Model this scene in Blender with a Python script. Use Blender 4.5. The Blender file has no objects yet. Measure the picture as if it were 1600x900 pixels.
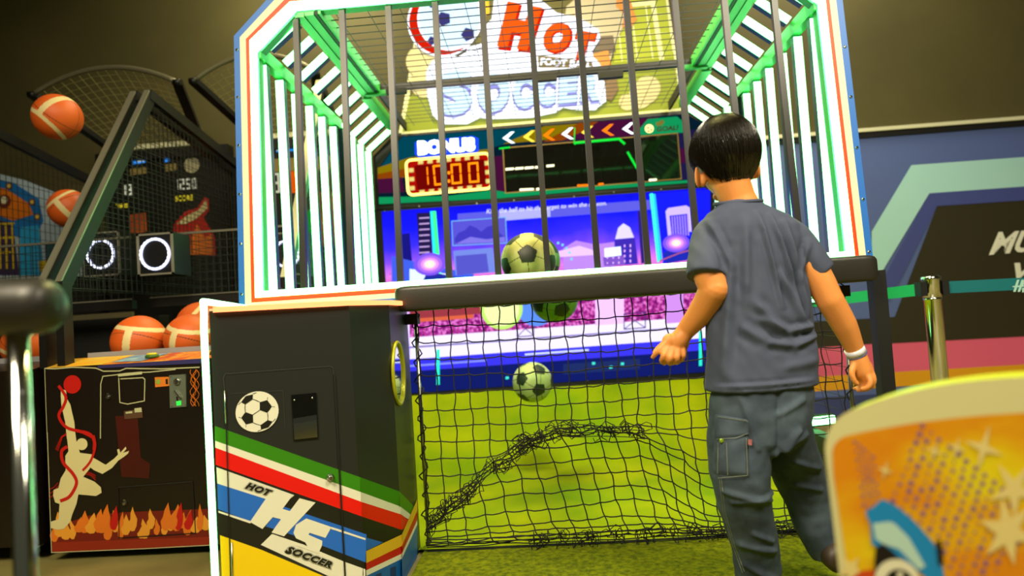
import bpy, bmesh, math, random
from mathutils import Vector, Matrix, noise
from math import sin, cos, pi, radians
random.seed(7)
SC = bpy.context.scene
COL = SC.collection
def V(*a): return Vector(a)

# ------------------------------------------------------------------ camera
FPX, CAM_H = 1050.0, 0.78
_y = V(56, -41, -FPX).normalized()
_u = V(-.067, 1, 0); _u = (_u - _y*_u.dot(_y)).normalized()
_x = _y.cross(_u)
RW = Matrix((_x, _y, _u))                 # camera axes -> world axes
CP = V(0, 0, CAM_H)
cd = bpy.data.cameras.new('camera'); cam = bpy.data.objects.new('camera', cd); COL.objects.link(cam)
cam.matrix_world = Matrix.Translation(CP) @ RW.to_4x4()
cd.sensor_width = 36; cd.lens = FPX/1600*36; cd.clip_start = .02; cd.clip_end = 60
cd.dof.use_dof = True; cd.dof.focus_distance = 2.05; cd.dof.aperture_fstop = 1.8
SC.camera = cam
def ray(px, py): return RW @ V(px-800, 450-py, -FPX)
def aty(px, py, Y): r = ray(px, py); return CP + r*(Y/r.y)
def atx(px, py, X): r = ray(px, py); return CP + r*(X/r.x)
def atz(px, py, Z): r = ray(px, py); return CP + r*((Z-CAM_H)/r.z)

# ------------------------------------------------------------------ world, lights, exposure
SC.view_settings.view_transform = 'Standard'; SC.view_settings.look = 'None'
SC.view_settings.exposure = 0.0; SC.view_settings.gamma = 1; SC.view_settings.use_curve_mapping = False
w = bpy.data.worlds.new('world'); SC.world = w; w.use_nodes = True
w.node_tree.nodes['Background'].inputs[0].default_value = (.55, .55, .35, 1)
w.node_tree.nodes['Background'].inputs[1].default_value = .11
def area(name, loc, aim, size, power, color, sy=None, spread=pi):
    l = bpy.data.lights.new(name, 'AREA'); l.energy = power; l.color = color; l.size = size
    if sy: l.shape = 'RECTANGLE'; l.size_y = sy
    l.spread = spread
    o = bpy.data.objects.new(name, l); COL.objects.link(o); o.location = loc
    o.rotation_euler = (Vector(aim)-Vector(loc)).to_track_quat('-Z', 'Y').to_euler()
    return o
area('ceiling_lamp_front', (-1.2, -.5, 3.2), (-.2, 2.2, .4), 1.2, 76, (1, .87, .60), spread=2.1)
area('ceiling_lamp_right', (1.6, .2, 3.2), (.9, 2.4, .4), .9, 54, (1, .90, .66), spread=2.1)
area('cage_fill', (0, 2.9, 3.35), (0, 3.1, 0), .8, 70, (1, .88, .30), spread=2.2)  # added fill light that brightens the turf in the cage
area('wall_fill_left', (-1.25, 3.75, 3.45), (-1.3, 4.3, 2.5), .4, 34, (1, .92, .60))  # added fill for the bright patch on the wall, left of the machine
area('wall_fill_right', (1.75, 3.7, 3.45), (1.7, 4.3, 2.4), .5, 30, (1, .92, .66))  # added fill for the matching bright patch on the right

# ------------------------------------------------------------------ materials
def lin(c):
    return tuple(((v/255)/12.92 if v/255 <= .04045 else ((v/255+.055)/1.055)**2.4) for v in c)
MATS = {}
def M(name, col=(128, 128, 128), rough=.5, metal=0, emit=None, es=0, spec=.5, coat=0, lincol=None, alpha=1, trans=0, bump=None, var=None, sss=0):
    if name in MATS: return MATS[name]
    m = bpy.data.materials.new(name); m.use_nodes = True; nt = m.node_tree; b = nt.nodes['Principled BSDF']
    c = lincol or lin(col)
    b.inputs['Base Color'].default_value = (*c, 1); b.inputs['Roughness'].default_value = rough
    b.inputs['Metallic'].default_value = metal; b.inputs['Specular IOR Level'].default_value = spec
    b.inputs['Coat Weight'].default_value = coat; b.inputs['Alpha'].default_value = alpha
    b.inputs['Transmission Weight'].default_value = trans
    if sss: b.inputs['Subsurface Weight'].default_value = sss; b.inputs['Subsurface Scale'].default_value = .02
    if emit: b.inputs['Emission Color'].default_value = (*emit, 1); b.inputs['Emission Strength'].default_value = es
    tc = nt.nodes.new('ShaderNodeTexCoord')
    if var:   # (scale, amount, colour2)
        n = nt.nodes.new('ShaderNodeTexNoise'); n.inputs['Scale'].default_value = var[0]; n.inputs['Detail'].default_value = 6
        r = nt.nodes.new('ShaderNodeValToRGB'); r.color_ramp.elements[0].position = .5-var[1]; r.color_ramp.elements[1].position = .5+var[1]
        r.color_ramp.elements[0].color = (*c, 1); r.color_ramp.elements[1].color = (*lin(var[2]), 1)
        nt.links.new(tc.outputs['Object'], n.inputs['Vector']); nt.links.new(n.outputs['Fac'], r.inputs[0]); nt.links.new(r.outputs[0], b.inputs['Base Color'])
    if bump:  # (scale, strength, distance)
        n = nt.nodes.new('ShaderNodeTexNoise'); n.inputs['Scale'].default_value = bump[0]; n.inputs['Detail'].default_value = 4
        k = nt.nodes.new('ShaderNodeBump'); k.inputs['Strength'].default_value = bump[1]; k.inputs['Distance'].default_value = bump[2]
        nt.links.new(tc.outputs['Object'], n.inputs['Vector']); nt.links.new(n.outputs['Fac'], k.inputs['Height']); nt.links.new(k.outputs[0], b.inputs['Normal'])
    MATS[name] = m; return m
def E(name, col, s=1.0):      # a lit surface
    return M(name, (0, 0, 0), 1, 0, lin(col), s, spec=0)
black = M('black_metal', (22, 22, 22), .42, bump=(90, .05, .002))
matt = M('matt_black', (14, 14, 13), .6)
barm = M('grey_steel_bar', (46, 45, 42), .35, .3)
led = M('green_white_led', (255, 255, 255), .5, 0, (.15, 1.0, .27), 7.5)
ledf = M('frame_led', (255, 255, 255), .5, 0, (.16, 1.0, .27), 7.2)
rail = M('green_lit_rail', (64, 190, 96), .35)  # neutral rail paint with the green LED light put into its colour
slatm = M('pale_steel_slat', (50, 84, 92), .3, .3)
chrome = M('chrome', (220, 220, 215), .12, 1)
steel = M('brushed_steel', (170, 168, 160), .3, 1)
redor = M('orange_red_paint', (235, 62, 8), .45)
cream = M('cream_paint', (225, 222, 190), .5)
bluep = M('blue_paint', (40, 110, 200), .4)
white = M('white_print', (235, 235, 225), .5)
net_m = M('black_net_cord', (16, 15, 12), .8)
rubber = M('rubber_pad', (40, 38, 32), .42, bump=(160, .25, .001))

# ------------------------------------------------------------------ mesh builder
BASE = {}       # world position of every thing's origin
class MB:
    def __init__(s): s.v = []; s.f = []; s.m = []; s.mats = []; s.smooth = []
    def mi(s, m):
        if m not in s.mats: s.mats.append(m)
        return s.mats.index(m)
    def add(s, vs, fs, m, smooth=False):
        k = len(s.v); s.v += [Vector(v) for v in vs]; i = s.mi(m)
        for f in fs: s.f.append([k+a for a in f]); s.m.append(i); s.smooth.append(smooth)
        return s
    def box(s, a, b, m, f=None):      # f maps local to world
        x0, y0, z0 = a; x1, y1, z1 = b
        vs = [V(x, y, z) for z in (z0, z1) for y in (y0, y1) for x in (x0, x1)]
        if f: vs = [f(v) for v in vs]
        return s.add(vs, [(0, 2, 3, 1), (4, 5, 7, 6), (0, 1, 5, 4), (2, 6, 7, 3), (0, 4, 6, 2), (1, 3, 7, 5)], m)
    def bar(s, p, q, w, h, m, up=(0, 0, 1), mf=None):   # box section bar; mf = material of its -n side
        p, q = Vector(p), Vector(q); d = (q-p).normalized(); n = Vector(up)
        sx = d.cross(n)
        if sx.length < 1e-4: n = V(0, 1, 0); sx = d.cross(n)
        sx.normalize(); n = sx.cross(d).normalized()
        vs = [e + sx*w/2*a + n*h/2*b for e in (p, q) for a, b in ((-1, -1), (1, -1), (1, 1), (-1, 1))]
        s.add(vs, [(3, 2, 1, 0), (4, 5, 6, 7), (1, 2, 6, 5), (2, 3, 7, 6), (3, 0, 4, 7)], m)
        return s.add([vs[0], vs[1], vs[5], vs[4]], [(0, 1, 2, 3)], mf or m)
    def tube(s, pts, r, m, seg=8, closed=False, caps=True):
        pts = [Vector(p) for p in pts]; n = len(pts); rs = r if isinstance(r, (list, tuple)) else [r]*n
        k = len(s.v); i = s.mi(m); prev = None
        for j, p in enumerate(pts):
            a = pts[j-1] if (j or closed) else p; b = pts[(j+1) % n] if (j < n-1 or closed) else p
            t = (b-a).normalized()
            if prev is None:
                nn = t.orthogonal().normalized()
            else:
                nn = prev - t*prev.dot(t)
                nn = nn.normalized() if nn.length > 1e-6 else t.orthogonal().normalized()
            prev = nn; bb = t.cross(nn)
            for q in range(seg):
                an = 2*pi*q/seg; s.v.append(p + (nn*cos(an)+bb*sin(an))*rs[j])
        for j in range(n if closed else n-1):
            j2 = (j+1) % n
            for q in range(seg):
                s.f.append([k+j*seg+q, k+j*seg+(q+1) % seg, k+j2*seg+(q+1) % seg, k+j2*seg+q]); s.m.append(i); s.smooth.append(seg > 5)
        if caps and not closed:
            s.f.append([k+q for q in range(seg)][::-1]); s.m.append(i); s.smooth.append(False)
            s.f.append([k+(n-1)*seg+q for q in range(seg)]); s.m.append(i); s.smooth.append(False)
        return s
    def lathe(s, c, prof, m, seg=24, ax=(0, 0, 1)):
        ax = Vector(ax).normalized(); c = Vector(c); u = ax.orthogonal().normalized(); w_ = ax.cross(u); k = len(s.v); i = s.mi(m)
        for r, h in prof:
            for q in range(seg):
                an = 2*pi*q/seg; s.v.append(c + ax*h + (u*cos(an)+w_*sin(an))*r)
        for j in range(len(prof)-1):
            for q in range(seg):
                s.f.append([k+j*seg+q, k+j*seg+(q+1) % seg, k+(j+1)*seg+(q+1) % seg, k+(j+1)*seg+q]); s.m.append(i); s.smooth.append(True)
        s.f.append([k+q for q in range(seg)][::-1]); s.m.append(i); s.smooth.append(False)
        s.f.append([k+(len(prof)-1)*seg+q for q in range(seg)]); s.m.append(i); s.smooth.append(False)
        return s
    def ball(s, c, r, m, seg=12, rings=8):
        c = Vector(c); rr = r if isinstance(r, (tuple, list)) else (r, r, r); vs = []; fs = []
        for j in range(rings+1):
            t = pi*j/rings
            for q in range(seg):
                a = 2*pi*q/seg; vs.append(c+V(rr[0]*sin(t)*cos(a), rr[1]*sin(t)*sin(a), rr[2]*cos(t)))
        for j in range(rings):
            for q in range(seg): fs.append((j*seg+q, (j+1)*seg+q, (j+1)*seg+(q+1) % seg, j*seg+(q+1) % seg))
        return s.add(vs, fs, m, True)
    def prism(s, pts, off, m, ms=None):      # polygon extruded along off, given as closed solid
        pts = [Vector(p) for p in pts]; off = Vector(off); n = len(pts)
        s.add(pts, [tuple(range(n))], m); s.add([p+off for p in pts], [tuple(range(n))[::-1]], ms or m)
        return s.add(pts+[p+off for p in pts], [(a, a+n, (a+1) % n+n, (a+1) % n) for a in range(n)], ms or m)
    def build(s, name, parent=None, label=None, tri=False, weld=False):
        me = bpy.data.meshes.new(name)
        off = V(0, 0, 0); p = parent
        if p is not None: off = Vector(BASE.get(p.name, (0, 0, 0)))
        me.from_pydata([v-off for v in s.v], [], s.f)
        for m in s.mats: me.materials.append(m)
        me.polygons.foreach_set('material_index', s.m); me.polygons.foreach_set('use_smooth', s.smooth)
        if weld:
            bm = bmesh.new(); bm.from_mesh(me); bmesh.ops.remove_doubles(bm, verts=bm.verts, dist=1e-5); bmesh.ops.recalc_face_normals(bm, faces=bm.faces); bm.to_mesh(me); bm.free()
        me.update()
        o = bpy.data.objects.new(name, me); COL.objects.link(o)
        if parent is not None: o.parent = parent; BASE[o.name] = off
        if label: o['label'] = label
        return o
def tag(o, label, cat, group=None):
    o['label'] = label; o['category'] = cat
    if group: o['group'] = group
    return o
def thing(name, loc, label, cat, group=None):
    o = bpy.data.objects.new(name, None); COL.objects.link(o); o.location = loc; o.empty_display_size = .05
    BASE[o.name] = Vector(loc); return tag(o, label, cat, group)
def struct(o): o['kind'] = 'structure'; return o
def single(mb, name, label, cat, loc=None, group=None):   # a top-level one-mesh thing with origin at loc
    o = mb.build(name)
    if loc is not None:
        o.data.transform(Matrix.Translation(-Vector(loc))); o.location = loc
    return tag(o, label, cat, group)

# ------------------------------------------------------------------ flat graphics lying on a real plane
class Plane:
    def __init__(s, o, n, u=None):
        s.o = Vector(o); s.n = Vector(n).normalized()
        s.u = Vector(u).normalized() if u is not None else V(0, 0, 1).cross(s.n).normalized()
        s.v = s.n.cross(s.u).normalized()
    def px(s, x, y, lift=0):
        r = ray(x, y); t = (s.o+s.n*lift-CP).dot(s.n)/r.dot(s.n); return CP + r*t
    def uv(s, p): d = Vector(p)-s.o; return d.dot(s.u), d.dot(s.v)
    def at(s, a, b, lift=0): return s.o + s.u*a + s.v*b + s.n*lift
    def poly(s, mb, pts, m, lift=.001):   # pixel polygon
        lift += len(mb.f)*1.5e-6
        return mb.add([s.px(x, y, lift) for x, y in pts], [tuple(range(len(pts)))], m)
    def disc(s, mb, c, r, m, lift=.001, seg=28, ry=None, ring=0):   # centre in pixels, radius in metres
        a, b = s.uv(s.px(*c)); ry = ry or r; lift += len(mb.f)*1.5e-6
        if ring:
            o_ = [s.at(a+r*cos(2*pi*k/seg), b+ry*sin(2*pi*k/seg), lift) for k in range(seg)]
            i_ = [s.at(a+(r-ring)*cos(2*pi*k/seg), b+(ry-ring)*sin(2*pi*k/seg), lift) for k in range(seg)]
            return mb.add(o_+i_, [(k, (k+1) % seg, (k+1) % seg+seg, k+seg) for k in range(seg)], m)
        return mb.add([s.at(a+r*cos(2*pi*k/seg), b+ry*sin(2*pi*k/seg), lift) for k in range(seg)], [tuple(range(seg))], m)
    def line(s, mb, pts, wid, m, lift=.001, closed=False):   # pixel polyline, width in metres
        q = [Vector(s.uv(s.px(x, y))) for x, y in pts]; n = len(q); L_, R_ = [], []; lift += len(mb.f)*1.5e-6
        for i in range(n):
            a = q[i-1] if (i or closed) else None; c = q[(i+1) % n] if (i < n-1 or closed) else None
            d1 = (q[i]-a).normalized() if a is not None else (c-q[i]).normalized(); d2 = (c-q[i]).normalized() if c is not None else d1
            n1, n2 = Vector((-d1.y, d1.x)), Vector((-d2.y, d2.x)); t = n1+n2
            t = n1 if t.length < .2 else t.normalized(); t = t*min(2.0, 1/max(.3, t.dot(n1)))
            L_.append(q[i]+t*wid/2); R_.append(q[i]-t*wid/2)
        mb.add([s.at(p.x, p.y, lift) for p in L_+R_], [(i, (i+1) % n, (i+1) % n+n, i+n) for i in range(n if closed else n-1)], m)
        return mb
_tc = {}
def text_mesh(t, bold=0.0, shear=0.0, space=1.0):
    k = (t, bold, shear, space)
    if k in _tc: return _tc[k]
    c = bpy.data.curves.new('t', 'FONT'); c.body = t; c.size = 1; c.offset = bold; c.shear = shear; c.space_character = space; c.resolution_u = 3
    o = bpy.data.objects.new('t', c); COL.objects.link(o)
    dg = bpy.context.evaluated_depsgraph_get(); me = bpy.data.meshes.new_from_object(o.evaluated_get(dg))
    vs = [(v.co.x, v.co.y) for v in me.vertices]; fs = [tuple(p.vertices) for p in me.polygons]
    bpy.data.objects.remove(o); bpy.data.curves.remove(c); bpy.data.meshes.remove(me)
    _tc[k] = (vs, fs); return _tc[k]
def text_on(mb, pl, t, q, m, lift=.002, bold=0.0, shear=0.0, space=1.0, grow=0):
    """fit text into the pixel quad q = (bottom-left, bottom-right, top-right, top-left); box taken from the un-bold text"""
    vs, fs = text_mesh(t, bold+grow, shear, space); ref, _ = text_mesh(t, bold, shear, space)
    x0, x1 = min(v[0] for v in ref), max(v[0] for v in ref); y0, y1 = min(v[1] for v in ref), max(v[1] for v in ref)
    Q = [pl.px(*p, lift) for p in q]; out = []
    for x, y in vs:
        a = (x-x0)/(x1-x0); b = (y-y0)/(y1-y0)
        out.append((Q[0]*(1-a)+Q[1]*a)*(1-b) + (Q[3]*(1-a)+Q[2]*a)*b)
    return mb.add(out, fs, m)
SEG7 = {'0': 'abcdef', '1': 'bc', '2': 'abged', '5': 'afgcd', '8': 'abcdefg', '6': 'afgedc', '3': 'abgcd'}
def digit(mb, pl, ch, q, m, lift=.002, w=.16):
    Q = [pl.px(*p, lift) for p in q]
    def P(a, b): return (Q[0]*(1-a)+Q[1]*a)*(1-b) + (Q[3]*(1-a)+Q[2]*a)*b
    h = w*.55
    S = {'a': (0, 1-h, 1, 1), 'g': (0, .5-h/2, 1, .5+h/2), 'd': (0, 0, 1, h), 'f': (0, .53, w, .97), 'b': (1-w, .53, 1, .97), 'e': (0, .03, w, .47), 'c': (1-w, .03, 1, .47)}
    for k in SEG7[ch]:
        x0, y0, x1, y1 = S[k]; mb.add([P(x0, y0), P(x1, y0), P(x1, y1), P(x0, y1)], [(0, 1, 2, 3)], m)

# ================================================================== ROOM
YW = 4.3
fm = M('worn_concrete_floor', (160, 146, 88), .45, var=(3.5, .2, (124, 116, 66)), bump=(30, .1, .003))
mb = MB(); mb.box((-4.6, -1.2, -.06), (3.9, YW+.1, 0), fm); struct(mb.build('floor'))
wallm = M('dark_olive_wall', (88, 80, 40), .75, var=(2.2, .3, (74, 68, 32)), bump=(14, .12, .01))
mb = MB(); mb.box((-4.6, YW, 0), (3.9, YW+.1, 3.6), wallm)
PW = Plane((0, YW-.001, 0), (0, -1, 0))
wb = M('mural_blue', (86, 104, 168), .55); wl = M('mural_pale_blue', (172, 222, 226), .55); wd = M('mural_indigo', (66, 76, 150), .55)
wk = M('mural_black', (44, 40, 18), .6); wp = M('mural_pink', (226, 96, 134), .55); wo = M('mural_amber', (226, 160, 20), .55); wbb = M('mural_navy', (54, 66, 120), .55)
WX0, WX1 = 1.0, 3.9
def W(x, z, l=.001): return V(x, YW-l, z)
def wrect(x0, z0, x1, z1, m, l): mb.add([W(x0, z0, l), W(x1, z0, l), W(x1, z1, l), W(x0, z1, l)], [(0, 1, 2, 3)], m)
def wz(px, py): return PW.px(px, py).z
wrect(WX0, 0, WX1, 1.79, wb, .001)
wrect(WX0, wz(1385, 605), WX1, wz(1385, 582), wo, .003)
wrect(WX0, wz(1385, 582), WX1, wz(1385, 535), wp, .003)
wrect(WX0, 0, WX1, wz(1385, 615), wbb, .003)
zs = wz(1385, 536)
PW.poly(mb, [(1382, 537), (1464, 322), (1600, 313), (1650, 309), (1650, 523)], wk, .004)
mb.add([W(1.0, zs, .004), W(2.2, zs, .004), W(2.2, wz(1400, 495), .004), W(1.0, wz(1390, 495), .004)], [(0, 1, 2, 3)], wk)
PW.poly(mb, [(1362, 362), (1424, 258), (1660, 241), (1660, 287), (1452, 302), (1372, 435), (1362, 452)], wl, .005)
PW.poly(mb, [(1366, 462), (1452, 302), (1660, 287), (1660, 309), (1464, 322), (1392, 465), (1362, 505)], wd, .006)
text_on(mb, PW, 'MU', ((1545, 399), (1622, 392), (1626, 359), (1550, 363)), white, .008, .03, .3)
text_on(mb, PW, 'V', ((1583, 437), (1622, 434), (1624, 409), (1585, 411)), white, .008, .03, .3)
struct(mb.build('wall_back'))
mb = MB(); mb.box((1.0, YW-.03, 1.79), (3.9, YW, 1.812), cream); mb.box((1.0, YW-.012, 1.755), (3.9, YW, 1.79), matt); struct(mb.build('trim_1'))
mb = MB(); mb.box((-4.7, -1.2, 0), (-4.6, YW+.1, 3.6), wallm); struct(mb.build('wall_left'))
mb = MB(); mb.box((3.9, -1.2, 0), (4.0, YW+.1, 3.6), wallm); struct(mb.build('wall_right'))
mb = MB(); mb.box((-4.6, -1.2, 3.6), (3.9, YW+.1, 3.7), matt); struct(mb.build('ceiling'))

# ================================================================== SOCCER MACHINE
SM = thing('soccer_arcade_machine', (0, 3.1, 0), 'tall soccer kicking arcade machine with green-lit barred cage, net and big game screen', 'arcade machine')
LA = radians(3.5)
FO = V(.01, 2.31, .9); FU = V(1, 0, 0); FV = V(0, sin(LA), cos(LA)); FN = V(0, -cos(LA), sin(LA))
def F(u, v, l=0): return FO + FU*u + FV*v + FN*l
def octo(w_, b, zc, wt, t): return [(-w_, b), (w_, b), (w_, zc), (wt, t), (-wt, t), (-w_, zc)]
R_blue = octo(1.09, -.045, .974, .925, 1.142)
R_cream = octo(1.068, -.030, .967, .914, 1.120)
R_or = octo(1.045, -.012, .958, .893, 1.100)
R_led = octo(1.030, .004, .950, .876, 1.085)
R_in = octo(1.003, .026, .902, .851, 1.050)
def ring(mb, A, B, m, l, back=None):
    n = len(A); vs = [F(*p, l) for p in A]+[F(*p, l) for p in B]
    mb.add(vs, [(k, (k+1) % n, (k+1) % n+n, k+n) for k in range(n)], m)
mb = MB()
ring(mb, R_blue, R_cream, bluep, .0); ring(mb, R_cream, R_or, cream, .0); ring(mb, R_or, R_led, redor, .0)
n = 6
for A, flip in ((R_blue, 0), (R_in, 1)):
    vs = [F(*p, 0) for p in A]+[F(*p, -.05) for p in A]; mb.add(vs, [(k, k+n, (k+1) % n+n, (k+1) % n) for k in range(n)], bluep if not flip else rail)
ring(mb, R_blue, R_in, matt, -.05); ring(mb, R_led, R_in, rail, -.012)
mb.build('cage_frame', SM)
mb = MB(); ring(mb, R_led, R_in, ledf, .004)
for A in (R_led, R_in):
    vs = [F(*p, .004) for p in A]+[F(*p, -.012) for p in A]; mb.add(vs, [(k, k+n, (k+1) % n+n, (k+1) % n) for k in range(n)], ledf)
mb.build('light_strip', SM, 'glowing green-white light strip around the cage opening')
for s in (-1, 1):       # screws along the blue border
    for v in (.02, .2, .38, .56, .74, .92):
        mb = MB(); mb.lathe(F(1.079*s, v, .0), [(.0055, 0), (.0055, .002), (.003, .004)], chrome, 8, FN); mb.build('screw', SM)
for i in range(11):
    u = -.8625+.1725*i
    mb = MB(); t = 1.05
    mb.bar(F(u, .0, -.022), F(u, t+.02, -.022), .021, .021, barm, up=(0, 1, 0)); mb.build('guard_bar', SM)
# side slats, rails, chamfers
ZC, ZT, XW, XT = 1.81, 1.945, 1.0, .845
for s in (-1, 1):
    for i in range(10):
        y = 2.435+.166*i
        if i == 0: y = 2.44
        mb = MB(); z0 = .90
        X = .01+s*(XW+.012); sx = .028
        def blk(a, b, w_=.032, d=.03):     # slat bar with a lit front
            a, b = Vector(a), Vector(b); dd = (b-a).normalized(); side = V(0, 1, 0).cross(dd).normalized()
            vs = [e+side*w_/2*p+V(0, 1, 0)*d/2*q for e in (a, b) for p, q in ((-1, -1), (1, -1), (1, 1), (-1, 1))]
            mb.add(vs, [(3, 2, 1, 0), (4, 5, 6, 7), (1, 2, 6, 5), (2, 3, 7, 6), (3, 0, 4, 7)], slatm)
            fr = [e+side*w_/2*p*.96-V(0, 1, 0)*(d/2+.004) for e in (a, b) for p in (-1, 1)]
            f2 = [e+side*w_/2*p*.96-V(0, 1, 0)*(d/2) for e in (a, b) for p in (-1, 1)]
            mb.add(fr+f2, [(0, 1, 3, 2), (0, 2, 6, 4), (1, 5, 7, 3), (4, 5, 1, 0), (2, 3, 7, 6)], led)
        zt = ZC-.034 if i < 6 else ZC+.005
        blk((X, y, z0), (X, y, zt))
        k0 = .17 if i < 6 else 0
        a = V(X, y, ZC+.01); b = V(.01+s*(XT+.012), y, ZT)
        blk(a+(b-a)*k0, b-(b-a)*.1)
        mb.build('light_slat', SM)
    mb = MB(); X = .01+s*XW
    mb.bar((X+s*.01, 2.37, ZC), (X+s*.01, 3.34, ZC), .035, .05, rail); mb.build('side_rail', SM)
    mb = MB(); mb.bar((X+s*.01, 3.34, ZC-.02), (X+s*.01, 3.34, .9), .05, .03, slatm, up=(0, 1, 0)); mb.build('side_post', SM)
    mb = MB(); X = .01+s*XT
    mb.bar((X, 2.38, ZT), (X, 3.28, ZT), .034, .04, rail); mb.bar((X-s*.036, 2.38, ZT+.004), (X-s*.036, 3.28, ZT+.004), .034, .04, rail)
    mb.bar((X-s*.062, 2.38, ZT+.01), (X-s*.062, 3.95, ZT+.01), .012, .05, matt); mb.bar((X-s*.074, 2.38, ZT+.012), (X-s*.074, 3.26, ZT+.012), .01, .05, rail)
    mb.bar((X, 3.29, ZT-.01), (X, 3.86, ZT-.01), .05, .04, rail); mb.build('top_rail', SM)
    mb = MB(); mb.box((.01+s*(XW+.01)-.02, 2.37, .86), (.01+s*(XW+.01)+.02, 3.98, .9), matt); mb.build('cage_sill', SM)
mb = MB(); mb.bar((-.83, 3.27, 1.955), (.85, 3.27, 1.955), .03, .028, black)
mb.bar((-.83, 3.26, 1.93), (-.70, 3.26, 1.93), .03, .02, rail); mb.bar((.74, 3.26, 1.93), (.85, 3.26, 1.93), .03, .02, rail)
mb.box((-.30+.62, 3.22, 1.90), (-.18+.62, 3.25, 1.93), matt); mb.box((-.72, 3.22, 1.91), (-.62, 3.25, 1.935), matt); mb.box((.02, 3.22, 1.912), (.12, 3.25, 1.935), matt)
mb.build('cross_beam', SM)
wire = M('galvanised_wire', (70, 80, 74), .5, .4); wire2 = M('dark_wire', (26, 28, 24), .5)
mb = MB(); y = 2.44
while y < 3.93:
    mb.tube([(-.78, y, 1.962), (.80, y, 1.962)], .0021, wire2, 4); y += .066
for k in range(13): x = -.72+.122*k; mb.tube([(x, 2.39, 1.958), (x, 3.95, 1.958)], .0016, wire, 4)
mb.build('ceiling_mesh', SM, 'wire mesh roof of the cage')
# ---- back panel: marquee + screen
YB = 3.98
PB = Plane((0, YB, 0), (0, -1, 0))
mb = MB(); zb0, zb1 = 1.47, 1.93
mb.prism([(-.99, YB, zb0), (1.01, YB, zb0), (1.01, YB, 1.80), (.87, YB, zb1), (-.85, YB, zb1), (-.99, YB, 1.80)], (0, .08, 0), black)
teal = E('marquee_teal', (0, 84, 104), .7); yel = E('marquee_yellow', (165, 140, 10), .7); ora = E('marquee_orange', (170, 80, 10), .7); purp = E('marquee_purple', (92, 22, 72), .6); indi = E('marquee_indigo', (40, 36, 90), .6); ggr = E('marquee_green', (20, 170, 100), .8)
navy = E('marquee_navy', (10, 40, 60), .6)
glass = M('black_glass', (10, 10, 8), .06, coat=.6)
PB.poly(mb, [(592, 262), (628, 213), (1072, 178), (1112, 200), (1112, 278), (592, 318)], navy, .003)
PB.poly(mb, [(594, 262), (628, 214), (840, 198), (800, 222), (700, 250), (640, 258), (590, 262)], teal, .004)
PB.poly(mb, [(590, 262), (640, 246), (770, 232), (850, 197), (905, 193), (880, 216), (786, 225), (770, 232), (762, 262), (590, 282)], yel, .005)
PB.poly(mb, [(590, 272), (640, 262), (640, 275), (590, 284)], ora, .006)
PB.poly(mb, [(848, 222), (905, 192), (935, 190), (900, 218)], ora, .006)
PB.poly(mb, [(880, 219), (912, 205), (935, 190), (1030, 183), (1000, 212)], purp, .007)
PB.poly(mb, [(770, 245), (790, 243), (790, 300), (768, 296)], purp, .007)
PB.poly(mb, [(590, 280), (628, 277), (632, 300), (592, 302)], purp, .006)
PB.poly(mb, [(1060, 205), (1112, 200), (1112, 280), (1065, 284)], indi, .006)
PB.poly(mb, [(1062, 232), (1112, 225), (1112, 250), (1064, 255)], purp, .007)
PB.poly(mb, [(592, 308), (700, 306), (770, 297), (790, 300), (820, 300), (880, 294), (1000, 286), (1100, 280), (1100, 284), (940, 296), (780, 310), (592, 319)], ggr, .008)
PB.poly(mb, [(990, 212), (1002, 198), (1012, 186), (1058, 182), (1074, 196), (1070, 207)], ggr, .009)
PB.poly(mb, [(786, 232), (1058, 209), (1064, 280), (790, 302)], glass, .010)
PB.line(mb, [(786, 232), (1058, 209), (1064, 280), (790, 302)], .006, M('gold_edge', (130, 100, 30), .4), .011, True)
mb.build('marquee', SM, 'dark marquee panel with coloured stripes above the screen')
def sub(name, fn, parent=SM, label=None):
    m_ = MB(); fn(m_); return m_.build(name, parent, label)
W1 = E('lit_white', (235, 250, 255), 2.2); Y1 = E('lit_yellow', (255, 225, 70), 1.6); O1 = E('lit_orange', (255, 120, 10), 1.6)
B1 = E('lit_blue', (40, 90, 255), 2.0); WW = E('lit_warm_white', (255, 250, 200), 2.4)
ch = [(795, 215, W1), (827, 213, Y1), (858, 210.5, O1), (887, 208.5, W1), (918, 206, Y1), (950, 203, O1), (982, 200.5, W1)]
for x, y, m in ch:
    def f(b, x=x, y=y, m=m):
        PB.poly(b, [(x-10, y+1), (x+3, y-9), (x+9, y-9.5), (x-2, y+1.5)], m, .014); PB.poly(b, [(x-10, y+1), (x-2, y+1.5), (x+10, y+8.5), (x+4, y+9)], m, .014)
    sub('arrow_light', f)
def f(b):
    glow = E('sign_blue_glow', (30, 70, 240), 1.4)
    PB.poly(b, [(648, 222), (738, 212), (748, 216), (748, 236), (741, 240), (654, 246), (648, 241)], glow, .012)
    text_on(b, PB, 'BONUS', ((653, 243), (743, 236), (742, 214), (652, 220)), E('bonus_white', (225, 240, 255), 4.5), .016, .09, 0, 1.0)
sub('bonus_sign', f, label='glowing white word BONUS on blue')
def rrect(pl, c, q, rad, wid, mb, m, lift):   # rounded rectangle ring through pixel quad
    Q = [Vector(pl.uv(pl.px(*p))) for p in q]; pts = []
    for i in range(4):
        a, b, d = Q[i-1], Q[i], Q[(i+1) % 4]; e1 = (a-b).normalized()*rad; e2 = (d-b).normalized()*rad
        for k in range(7):
            t = k/6; pts.append((b+e1)*(1-t)**2+b*2*t*(1-t)+(b+e2)*t*t)
    mb.tube([pl.at(p.x, p.y, lift) for p in pts], wid/2, m, 6, closed=True)
    return pts
q4 = [(635, 252), (765, 240), (769, 295), (639, 306)]
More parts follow.
